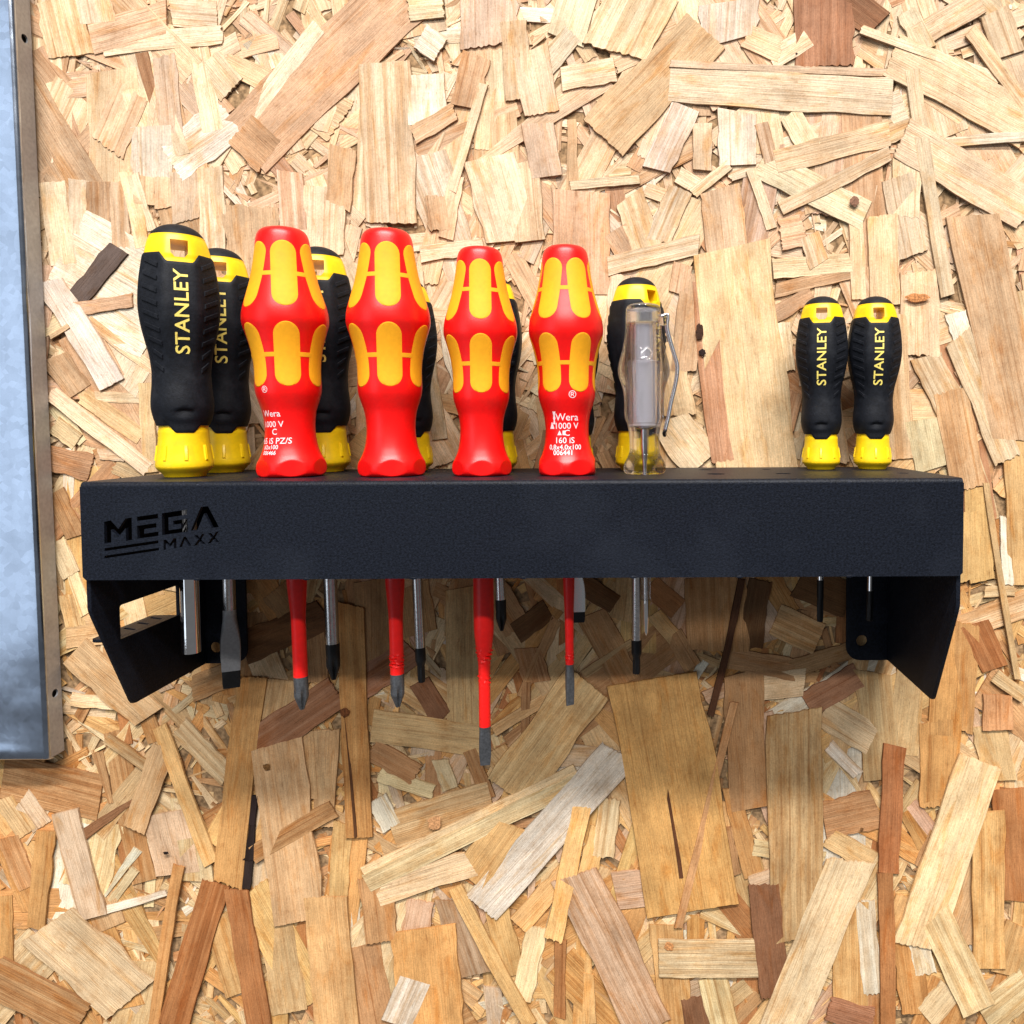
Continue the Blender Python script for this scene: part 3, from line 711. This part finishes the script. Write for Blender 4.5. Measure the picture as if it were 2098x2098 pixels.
def collar_rib(th0):
    vs, fs = [], []
    for off, gx, gz in ((-0.0003, 1, 1), (0.00055, 0.55, 0.86)):
        for s1 in (-1, 1):
            for s2 in (-1, 1):
                z = zy(1648 + s2 * 55 * gz); r = sprof(z) + off; th = th0 + s1 * 0.085 * gx
                vs.append((r * sin(th), -r * cos(th), z))
    fs = [(4, 6, 7, 5), (0, 2, 6, 4), (2, 3, 7, 6), (3, 1, 5, 7), (1, 0, 4, 5)]
    me = mesh('collar_rib', vs, fs); bm = bmesh.new(); bm.from_mesh(me); bmesh.ops.recalc_face_normals(bm, faces=bm.faces); bm.to_mesh(me); bm.free()
    me.materials.append(M['yellow']); return auto_smooth(me, 60)
crib_set = [collar_rib(2 * pi * (k + 0.0) / 8) for k in range(8)]
# lettering that reads upwards on the flat front of the grip
t_me = text_mesh('STANLEY', HS * 0.0785, HS * 0.0010, 'CENTER', 1.02)
xs = [v.co.x for v in t_me.vertices]; ln_ = max(xs) - min(xs); xm = (max(xs) + min(xs)) / 2; ym = sum((min(v.co.y for v in t_me.vertices), max(v.co.y for v in t_me.vertices))) / 2
tz0, tz1 = zy(995), zy(447); ks = (tz1 - tz0) / ln_
for v in t_me.vertices:
    z = (tz0 + tz1) / 2 + (v.co.x - xm) * ks; lat = -(v.co.y - ym) * ks * 0.93
    r = srad(0, z, 0.00075); th = lat / r
    rr_ = srad(th, z, 0.00075); v.co = (rr_ * sin(th), -rr_ * cos(th), z)
t_me.materials.append(M['print_yellow'])
for me_, k in ((core_me, 'yellow'), (grip_me, 'rubber'), (cap_me, 'rubber')): me_.materials.clear(); me_.materials.append(M[k])

def axis_frame(key, top_px, yaw=0.0, name='screwdriver'):
    bx, by, Y = tools_px[key]
    base = at_base(bx, by, Y); top = P(top_px[0], top_px[1], Y)
    d = (top - base); h = d.length; d.normalize()
    yaw -= math.degrees(atan2(base.x - CAM.x, base.y - CAM.y))   # as seen: turned towards the viewer by hand
    q = d.to_track_quat('Z', 'Y')                           # local z along the handle
    fx = (q @ Vector((1, 0, 0)))
    qa = Vector((0, 0, 1)).rotation_difference(d) @ Quaternion((0, 0, 1), radians(yaw))
    e = empty(name, base + Vector((0, 0, 0.0002))); e.rotation_mode = 'QUATERNION'; e.rotation_quaternion = qa
    return e, h, base, d

def off_axis(base): return cos(atan2(base.x - CAM.x, base.y - CAM.y))

def tip_z(key, base, d, py):
    """distance below the base at which the shank reaches photo row py"""
    lo, hi = 0.0, 0.3
    for _ in range(40):
        m_ = (lo + hi) / 2; p = base - d * m_
        v = ROT.transposed() @ (p - CAM); yy = CY - v.y / (-v.z) * F_PX
        if yy < py: lo = m_
        else: hi = m_
    return lo

def rod(name, z0, z1, r0, r1=None, n=28):
    r1 = r1 or r0
    return lathe(name, [z1, z0], lambda th, z: r0 if z == z0 else r1, n)
def phillips(z0, z1, r, n=48):
    """cross tip: cone with four flutes"""
    L_ = z0 - z1
    def f(th, z):
        t = (z0 - z) / L_
        cone = r if t < 0.62 else r * (1 - (t - 0.62) / 0.38 * 0.68)
        fl = min(1, max(0, t - 0.30) / 0.45)
        k = max(0, cos(4 * (th - 0.30))) ** 0.8
        return max(r * 0.10, cone * (1 - 0.58 * fl * k))
    return lathe('tip', [z1 + L_ * i / 24 for i in range(25)], f, 64, smooth=28)
def blade(z0, z1, r, wmax, wtip, ttip, neck=None, n=40, yaw=0.0):
    """flat blade: round shank flattened to a wide thin end"""
    L_ = z0 - z1; neck = neck or r; vs, fs = [], []; rows_ = 18
    for i in range(rows_ + 1):
        t = i / rows_; z = z0 - L_ * t
        k = min(1, max(0, (t - 0.05) / 0.55)); k = k * k * (3 - 2 * k)
        wd = neck + (wmax - neck) * k if t < 0.7 else wmax + (wtip - wmax) * (t - 0.7) / 0.3
        th_ = r + (ttip - r) * min(1, t / 0.92)
        for j in range(n):
            a = 2 * pi * j / n; pw = 2 + 6 * k
            ca_, sa_ = cos(a), sin(a); q = (abs(ca_) ** pw + abs(sa_) ** pw) ** (-1.0 / pw)
            vs.append((wd * q * ca_, th_ * q * sa_, z))
    for i in range(rows_):
        for j in range(n): fs.append((i * n + j, (i + 1) * n + j, (i + 1) * n + (j + 1) % n, i * n + (j + 1) % n))
    fs.append(tuple(rows_ * n + j for j in range(n - 1, -1, -1)))
    me = mesh('tip', vs, fs); bm = bmesh.new(); bm.from_mesh(me); bmesh.ops.recalc_face_normals(bm, faces=bm.faces); bm.to_mesh(me); bm.free()
    return auto_smooth(me, 32)
def torx(z0, z1, r, rt):
    L_ = z0 - z1
    def f(th, z):
        t = (z0 - z) / L_
        if t < 0.38: return r
        if t < 0.52: return r + (rt - r) * (t - 0.38) / 0.14
        return rt * (1 + 0.10 * cos(6 * th)) * (0.86 if t > 0.985 else 1)
    return lathe('tip', [z1 + L_ * q for q in (0, 0.015, 0.1, 0.2, 0.3, 0.4, 0.48, 0.55, 0.62, 0.63, 0.8, 1)], f, 48)

GRP = 'black and yellow screwdrivers in the rack'
def yellow_driver(key, top_px, yaw, label):
    e, h, base, d = axis_frame(key, top_px, yaw); s = h / HS; wr = off_axis(base) ** 0.38
    tag(e, label, 'screwdriver', GRP)
    def part(name, me):
        o = bpy.data.objects.new(name, me); C.objects.link(o); o.parent = e; o.scale = (s * wr, s * wr, s); return o
    core = part('handle_core', core_me); g = part('grip', grip_me); part('end_cap', cap_me)
    t = bpy.data.objects.new('lettering', t_me); C.objects.link(t); t.parent = g; t.parent = g
    for me in rib_set:
        o = bpy.data.objects.new('grip_rib', me); C.objects.link(o); o.parent = g
    for me in crib_set:
        o = bpy.data.objects.new('collar_rib', me); C.objects.link(o); o.parent = core
    return e, base, d
def shank(e, key, base, d, r, py_end, mat):
    z = -tip_z(key, base, d, py_end); me = rod('shank', 0.002, z, r); return link('shank', me, mat, e), z
def add_tip(sh, me, mat): return link('tip', me, mat, sh)

e, b0, d0 = yellow_driver('D1', (362, 463), 3, 'large black and yellow screwdriver, leftmost, with a thick chrome socket shank')
s_, z_ = shank(e, 'D1', b0, d0, 0.0044, 1337, M['chrome'])
link('socket_mouth', lathe('socket_mouth', [z_ - 0.0002, z_ + 0.0001], lambda th, z: 0.0034, 24), blk, s_)  # black disc on the solid rod: the hollow's shade as colour
e, b0, d0 = yellow_driver('D2', (449, 511), -2, 'black and yellow flat-blade screwdriver half hidden behind the leftmost one')
zt = -tip_z('D2', b0, d0, 1375); ze = -tip_z('D2', b0, d0, 1410); zn = -tip_z('D2', b0, d0, 1250)
sh = link('shank', rod('shank', 0.002, zn, 0.0034), M['steel'], e)
link('tip', blade(zn + 0.0002, zt, 0.0034, 0.0052, 0.0047, 0.0012), M['matt_blade'], sh)
link('tip', blade(zt + 0.0002, ze, 0.0012, 0.0046, 0.0042, 0.0006, neck=0.00465), M['black_tip'], sh)
e, b0, d0 = yellow_driver('D3', (651, 508), -4, 'black and yellow cross-tip screwdriver between and behind the two tallest red ones')
sh, z_ = shank(e, 'D3', b0, d0, 0.0037, 1319, M['steel']); add_tip(sh, phillips(z_ + 0.0001, -tip_z('D3', b0, d0, 1393), 0.0038), M['black_tip'])
e, b0, d0 = yellow_driver('D4', (828, 571), 10, 'black and yellow screwdriver almost hidden behind the second red one')
sh, z_ = shank(e, 'D4', b0, d0, 0.0029, 1327, M['steel']); add_tip(sh, torx(z_ + 0.0001, -tip_z('D4', b0, d0, 1398), 0.0029, 0.0020), M['black_tip'])
e, b0, d0 = yellow_driver('D5', (1004, 566), -8, 'black and yellow screwdriver almost hidden behind the third red one')
sh, z_ = shank(e, 'D5', b0, d0, 0.0029, 1229, M['steel']); add_tip(sh, phillips(z_ + 0.0001, -tip_z('D5', b0, d0, 1293), 0.0030), M['black_tip'])
e, b0, d0 = yellow_driver('D6', (1304, 570), 43, 'black and yellow screwdriver standing behind the clear voltage tester')
sh, z_ = shank(e, 'D6', b0, d0, 0.0027, 1312, M['steel']); add_tip(sh, torx(z_ + 0.0001, -tip_z('D6', b0, d0, 1381), 0.0029, 0.0020), M['black_tip'])
e, b0, d0 = yellow_driver('D7', (1172, 610), 0, 'small black and yellow flat-blade screwdriver hidden behind the fourth red one')
zt = -tip_z('D7', b0, d0, 1254); ze = -tip_z('D7', b0, d0, 1276); zn = -tip_z('D7', b0, d0, 1150)
sh = link('shank', rod('shank', 0.002, zn, 0.0026), M['steel'], e)
link('tip', blade(zn + 0.0002, zt, 0.0026, 0.0045, 0.0043, 0.0010), M['pale_metal'], sh)
link('tip', blade(zt + 0.0002, ze, 0.0010, 0.0042, 0.0038, 0.0006, neck=0.00425), M['black_tip'], sh)
e, b0, d0 = yellow_driver('D8', (1684, 609), 0, 'small black and yellow screwdriver, left one of the pair at the right end')
sh, z_ = shank(e, 'D8', b0, d0, 0.0018, 1189, M['chrome']); add_tip(sh, torx(z_ + 0.0001, -tip_z('D8', b0, d0, 1274), 0.0019, 0.0018), M['black_tip'])
e, b0, d0 = yellow_driver('D9', (1793, 609), 11, 'small black and yellow screwdriver, rightmost in the rack')
sh, z_ = shank(e, 'D9', b0, d0, 0.0018, 1211, M['chrome']); add_tip(sh, torx(z_ + 0.0001, -tip_z('D9', b0, d0, 1272), 0.0019, 0.0018), M['black_tip'])

# ------------------------------------------------------------------ red and amber insulated screwdrivers
WROWS = ((105,205),(112,262),(130,310),(160,340),(200,356),(250,368),(300,382),(380,412),(450,442),(560,508),(620,545),(660,563),(700,571),(730,570),(760,556),(800,530),(850,500),(900,474),(950,455),(1000,442),
         (1050,436),(1110,436),(1160,438),(1200,430),(1230,414),(1260,394),(1320,356),(1400,334),(1480,336),(1560,362),(1610,396),(1640,426),(1664,452),(1690,464),(1720,462),(1740,448),(1755,418))
WH = 1650.0
def red_driver(key, top_px, yaw, wmax_px, rscale, label, letters, lyaw):
    e, h, base, d = axis_frame(key, top_px, yaw)
    tag(e, label, 'screwdriver', 'red and amber insulated screwdrivers in the front row')
    kz = h / WH; kr = rscale * off_axis(base) ** 0.7
    prof = interp([((1755 - y) * kz, wd / 2 * kr) for y, wd in WROWS])
    zz = lambda y: (1755 - y) * kz
    apo = 428 / 2 * kr
    def rad(th, z):
        r = prof(z)
        if z < zz(1600):
            k = ((th + pi / 6) % (pi / 3)) - pi / 6
            hexr = min(apo / cos(k), apo * 1.095); r = min(r, hexr)
        return r
    zs = sorted([zz(y) for y in list(range(1755, 1600, -5)) + list(range(1600, 130, -14)) + [130, 122, 116, 112, 108, 105]])
    hd = link('handle', lathe('handle', zs, rad, 96, smooth=50), M['red'], e)
    for (ya, yb) in ((212, 648), (748, 1160)):
        z0, z1 = zz(yb), zz(ya); aw = 84 * kr; cap_l = aw * 1.0
        for k in range(6):
            t0 = k * pi / 3; vs, fs = [], []; nr, ncol = 22, 9
            for layer in (0,):
                for i in range(nr + 1):
                    u = (1 - cos(pi * i / nr)) / 2; z = z0 + (z1 - z0) * u
                    dd = min(z - z0, z1 - z); q = 1.0 if dd >= cap_l else sqrt(max(0.0, 1 - (1 - dd / cap_l) ** 2))
                    q = max(q, 0.04)
                    for j in range(ncol + 1):
                        tt = -1 + 2 * j / ncol; r = prof(z)
                        th = t0 + tt * q * min(aw / r, pi / 6 * 0.90)
                        edge = 1 if (abs(tt) > 0.999 or i in (0, nr)) else 0
                        ro = r + (0.00014 if not edge else 0.00002)
                        vs.append((ro * sin(th), -ro * cos(th), z))
            w_ = ncol + 1
            for i in range(nr):
                for j in range(ncol): fs.append((i * w_ + j, i * w_ + j + 1, (i + 1) * w_ + j + 1, (i + 1) * w_ + j))
            # skirt down into the handle
            ring = [j for j in range(w_)] + [i * w_ + ncol for i in range(1, nr + 1)] + [nr * w_ + j for j in range(ncol - 1, -1, -1)] + [i * w_ for i in range(nr - 1, 0, -1)]
            s0 = len(vs)
            for v_ in ring:
                x, y, z = vs[v_]; rl = sqrt(x * x + y * y); f = (rl - 0.0008) / rl; vs.append((x * f, y * f, z))
            for i in range(len(ring)):
                i2 = (i + 1) % len(ring); fs.append((ring[i2], ring[i], s0 + i, s0 + i2))
            link('grip_inlay', auto_smooth(mesh('grip_inlay', vs, fs), 60), M['amber'], hd)
        yc = ya + 218 if ya < 500 else ya + 207
        zc = zz(yc); hb = 17 * kz
        link('inlay_band', lathe('inlay_band', [zc - hb, zc - hb * 0.8, zc + hb * 0.8, zc + hb], lambda th, z: prof(z) + (0.00010 if abs(z - zc) < hb * 0.9 else -0.0003), 72, False, False), M['amber'], hd)
    # printed lettering
    for body, y, x, size, bold in letters:
        me = text_mesh(body, size * kz, bold * kz, 'LEFT' if lyaw is None else 'CENTER')
        for v in me.vertices:
            z = zz(y) + v.co.y; r = prof(z) + 0.00012; th = radians(lyaw) + (x * kr + v.co.x) / r
            v.co = (r * sin(th), -r * cos(th), z)
        link('lettering', me, M['print_white'], hd)
    if letters and lyaw > -40:
        hour = [(x_ - 22, y_) for x_, y_ in ((-78, 1298), (-52, 1298), (-58, 1330), (-54, 1345), (-60, 1362), (-54, 1388), (-76, 1388), (-70, 1362), (-76, 1345), (-72, 1330))]
        tri = [(-62, 1466), (-44, 1432), (-26, 1466)]; box_ = [(-20, 1434), (2, 1434), (2, 1466), (-20, 1466)]
        for poly in (hour, tri, box_):
            vs = []
            for x, y in poly:
                z = zz(y); r = prof(z) + 0.00014; th = radians(lyaw) + x * kr / r; vs.append((r * sin(th), -r * cos(th), z))
            link('printed_mark', mesh('printed_mark', vs, [tuple(range(len(vs)))]), M['print_white'], hd)
    return e, base, d

def sleeve(e, key, base, d, pts, mat, wrinkle=()):
    """insulating sleeve: (photo row, radius) pairs; wrinkle: rows where the sleeve is torn and crumpled"""
    zs = []; prs = [(0.001, pts[0][1])]
    for py, r in pts: prs.append((-tip_z(key, base, d, py), r))
    prs = sorted(prs); f = interp(prs); z0, z1 = prs[0][0], prs[-1][0]
    wz = [(-tip_z(key, base, d, a), -tip_z(key, base, d, b_)) for a, b_ in wrinkle]
    rw_ = random.Random(len(key) + int(pts[-1][0]))
    ph = [rw_.uniform(0, 6.28) for _ in range(8)]
    def rad(th, z):
        r = f(z)
        for (za, zb) in wz:
            if zb < z < za:
                k = sin(pi * (z - zb) / (za - zb))
                r *= 1 + k * (0.15 * sin(z * 4200 + 2.2 * sin(th + ph[0]) + ph[1]) + 0.09 * sin(3 * th + z * 2600 + ph[2]) + 0.04 * sin(7 * th - z * 5200 + ph[3]))
        return r
    nn = 150 if wz else 40
    return link('insulating_sleeve', lathe('insulating_sleeve', spread(z0, z1, nn), rad, 48, smooth=60), mat, e), z0

KR = 0.0000757
L4 = [('®', 1182, 62, 74, 0), ('Wera', 1340, 14, 72, 0.5), ('Δ1000 V', 1402, -14, 62, 0.3), ('C', 1452, 14, 60, 0.3), ('160 iS', 1505, -6, 60, 0.3), ('0,8x4,0x100', 1553, -4, 50, 0.3), ('006441', 1592, -16, 50, 0.3)]
L1 = [('®', 1182, 0, 62, 0), ('Wera', 1338, 0, 60, 0.5), ('1000 V', 1408, 2, 56, 0.3), ('C', 1458, 20, 56, 0.3), ('165 iS PZ/S', 1518, 6, 56, 0.3), ('#2x100', 1558, -10, 40, 0.3), ('006466', 1595, -14, 38, 0.3)]
e, b0, d0 = red_driver('W1', (578, 471), 0, 0, KR, 'tall red and amber insulated screwdriver, first from the left, print turned to its left edge', [(a, y, x, s_, bb) for a, y, x, s_, bb in L1], -44)
sl, z_ = sleeve(e, 'W1', b0, d0, ((1188, 0.0049), (1230, 0.0042), (1262, 0.0036), (1300, 0.00355), (1386, 0.00355)), M['sleeve'])
link('tip', phillips(z_ + 0.0001, -tip_z('W1', b0, d0, 1454), 0.00352), M['tip'], sl)
e, b0, d0 = red_driver('W2', (792, 474), 0, 0, KR * 0.975, 'tall red and amber insulated screwdriver, second from the left, no print showing', [], 0)
sl, z_ = sleeve(e, 'W2', b0, d0, ((1188, 0.0048), (1230, 0.0041), (1262, 0.0036), (1300, 0.00345), (1381, 0.00345)), M['sleeve'], ((1336, 1372),))
link('tip', phillips(z_ + 0.0001, -tip_z('W2', b0, d0, 1449), 0.00345), M['tip'], sl)
e, b0, d0 = red_driver('W3', (983, 510), 0, 0, KR * 0.855, 'shorter red and amber insulated screwdriver with the longest, crumpled red shank', [], 0)
sl, z_ = sleeve(e, 'W3', b0, d0, ((1188, 0.0051), (1290, 0.0050), (1320, 0.0043), (1352, 0.0033), (1380, 0.0030), (1488, 0.00295)), M['sleeve'], ((1318, 1362), (1378, 1404)))
link('tip', blade(z_ + 0.0001, -tip_z('W3', b0, d0, 1568), 0.0029, 0.0031, 0.0025, 0.0006), M['tip'], sl)
e, b0, d0 = red_driver('W4', (1158, 507), 27, 0, KR * 0.865, 'shorter red and amber insulated screwdriver with white print facing forward', L4, -32)
sl, z_ = sleeve(e, 'W4', b0, d0, ((1188, 0.0029), (1250, 0.0024), (1300, 0.0022), (1361, 0.00215)), M['sleeve'], ((1335, 1360),))
link('tip', blade(z_ + 0.0001, -tip_z('W4', b0, d0, 1445), 0.0021, 0.0022, 0.0021, 0.0006), M['tip'], sl)

# ------------------------------------------------------------------ clear voltage tester
e, h, base, d = axis_frame('TE', (1318, 624), 0, 'voltage_tester')
tag(e, 'clear plastic voltage tester screwdriver with a wire pocket clip', 'voltage tester')
kz = h / 1460.0; kr = kz * 1.0
TROWS = ((355,170),(364,245),(380,288),(410,300),(450,305),(520,308),(600,318),(650,332),(700,350),(750,372),(800,402),(850,430),(900,446),(930,448),(960,442),(1000,418),(1050,384),(1100,360),(1150,348),(1200,344),(1300,344),(1340,330),
         (1380,300),(1420,280),(1460,268),(1540,258),(1600,258),(1640,274),(1680,312),(1720,350),(1760,368),(1790,360),(1808,330),(1815,290))
tp = interp([((1815 - y) * kz, wd / 2 * kr) for y, wd in TROWS]); tz = lambda y: (1815 - y) * kz
def trad(th, z):
    r = tp(z)
    if z < tz(1690):
        k = ((th + pi / 6) % (pi / 3)) - pi / 6; r = min(r, 158 * kr / cos(k))
    return r
zs = sorted([tz(y) for y in list(range(1815, 1770, -6)) + list(range(1770, 400, -12)) + [390, 380, 372, 364, 358, 355]])
# outer body with an inner bore, one closed mesh so light refracts properly
hd_me = lathe('handle', zs, trad, 72, smooth=50)
bore = interp([(tz(520), 108 * kr), (tz(1360), 108 * kr), (tz(1415), 70 * kr), (tz(1425), 30 * kr)])
bz = spread(tz(1425), tz(520), 16)
vs = [tuple(v.co) for v in hd_me.vertices]; fs = [tuple(p.vertices) for p in hd_me.polygons]; o0 = len(vs); n = 40
for z in bz:
    for k in range(n):
        a = 2 * pi * k / n; vs.append((bore(z) * sin(a), -bore(z) * cos(a), z))
for i in range(len(bz) - 1):
    for k in range(n):
        a = o0 + i * n + k; b_ = o0 + i * n + (k + 1) % n; fs.append((b_, a, a + n, b_ + n))
fs.append(tuple(o0 + k for k in range(n))); fs.append(tuple(o0 + (len(bz) - 1) * n + k for k in range(n - 1, -1, -1)))
hd = link('handle', auto_smooth(mesh('handle', vs, fs), 50), M['clear'], e)
link('end_button', lathe('end_button', [tz(512), tz(508), tz(412), tz(400)], lambda th, z: (112 if tz(508) >= z or z > tz(410) else 116 + 3 * cos(24 * th)) * kr * (0.9 if z >= tz(400) - 1e-9 else 1), 72), M['frost'], e)
m, nt, b = mat_base('whitened_inner_tube', (0.96, 0.95, 0.98), 0.22, 0, 0.5, Transmission_Weight=0.72, IOR=1.12); M['whitened'] = m  # whitened to stand in for bright reflections inside the clear body
link('inner_tube', lathe('inner_tube', [tz(1405), tz(1395), tz(860), tz(850), tz(540), tz(530)], lambda th, z: (98 if tz(1400) < z < tz(855) else 80 if z < tz(535) and z > tz(1400) else 66) * kr, 40), M['whitened'], e)
link('contact', lathe('contact', [tz(1418), tz(1412), tz(1362), tz(1356)], lambda th, z: (50 if tz(1415) < z < tz(1359) else 42) * kr, 28), M['pale_metal'], e)
ts = tip_z('TE', base, d, 1231); tp_ = tip_z('TE', base, d, 1303)
link('shank', lathe('shank', [-ts, -ts * 0.99, -0.001, tz(1720), tz(1560), tz(1425)], lambda th, z: 0.0011 if z < tz(1640) else 0.0016, 24), M['steel'], e)
link('shank_sleeve', lathe('shank_sleeve', [-ts + 0.0004, -ts + 0.001, 0.0001 - 0.0006], lambda th, z: 0.0025, 32), M['clear'], e)
pl = tp_ - ts
link('pin', lathe('pin', [-tp_, -tp_ + pl * 0.12, -tp_ + pl * 0.5, -ts - 0.0001], lambda th, z: 0.0014 if z > -tp_ + pl * 0.45 else (0.00105 if z > -tp_ + pl * 0.1 and z > -tp_ + 1e-6 + pl * 0.11 else 0.00016), 24), M['chrome'], e)
# wire pocket clip: a bent double wire on the right side
def tube(name, pts, r, mat, par, nr=10):
    vs, fs = [], []; pts = [Vector(p) for p in pts]
    fine = []
    for i in range(len(pts) - 1):
        p0 = pts[max(0, i - 1)]; p1, p2 = pts[i], pts[i + 1]; p3 = pts[min(len(pts) - 1, i + 2)]
        for k in range(6):
            t = k / 6; fine.append(0.5 * ((2 * p1) + (p2 - p0) * t + (2 * p0 - 5 * p1 + 4 * p2 - p3) * t * t + (3 * p1 - p0 - 3 * p2 + p3) * t ** 3))
    fine.append(pts[-1])
    up = Vector((0, 1, 0))
    for i, p in enumerate(fine):
        tg = (fine[min(i + 1, len(fine) - 1)] - fine[max(i - 1, 0)]).normalized()
        a = tg.cross(up).normalized(); b_ = tg.cross(a).normalized()
        for j in range(nr): q = 2 * pi * j / nr; vs.append(p + a * r * cos(q) + b_ * r * sin(q))
    for i in range(len(fine) - 1):
        for j in range(nr): fs.append((i * nr + j, i * nr + (j + 1) % nr, (i + 1) * nr + (j + 1) % nr, (i + 1) * nr + j))
    fs.append(tuple(range(nr))); fs.append(tuple((len(fine) - 1) * nr + j for j in range(nr - 1, -1, -1)))
    me = mesh(name, vs, fs); bm = bmesh.new(); bm.from_mesh(me); bmesh.ops.recalc_face_normals(bm, faces=bm.faces); bm.to_mesh(me); bm.free()
    return link(name, me, mat, par, True)
cl = [(150, 470), (205, 452), (214, 480), (208, 560), (236, 680), (268, 790), (292, 880), (290, 960), (268, 1080), (238, 1200), (212, 1330), (184, 1440)]
clip = tube('clip', [((x) * kr, -62 * kr, tz(y)) for x, y in cl], 11 * kr, M['pale_metal'], e)
tube('clip_wire', [((x - 12) * kr, 30 * kr, tz(y)) for x, y in cl], 11 * kr, M['pale_metal'], clip)
tube('clip_end', [(184 * kr, -62 * kr, tz(1440)), (166 * kr, -46 * kr, tz(1462)), (174 * kr, -20 * kr, tz(1484)), (180 * kr, 16 * kr, tz(1470)), (172 * kr, 30 * kr, tz(1440))], 13 * kr, M['black_tip_cap'], clip)
link('clip_block', lathe('clip_block', [tz(540), tz(530), tz(455), tz(445)], lambda th, z: (46 if tz(535) < z < tz(450) else 38) * kr, 24), M['clear'], e).location = (172 * kr, -16 * kr, 0)
# moulded diamond emblem pressed into the clear body
vs, fs = [], []
for k in (1.0, 0.72):
    for x, z in ((-60, 0), (0, 62), (60, 0), (0, -62)):
        zz_ = tz(790) + z * k * kz; r = tp(zz_) + 0.0002; th = (x * k + 30) * kr / r; vs.append((r * sin(th), -r * cos(th), zz_))
for i in range(4): fs.append((i, (i + 1) % 4, 4 + (i + 1) % 4, 4 + i))
link('emblem', mesh('emblem', vs, fs), M['frost'], e)
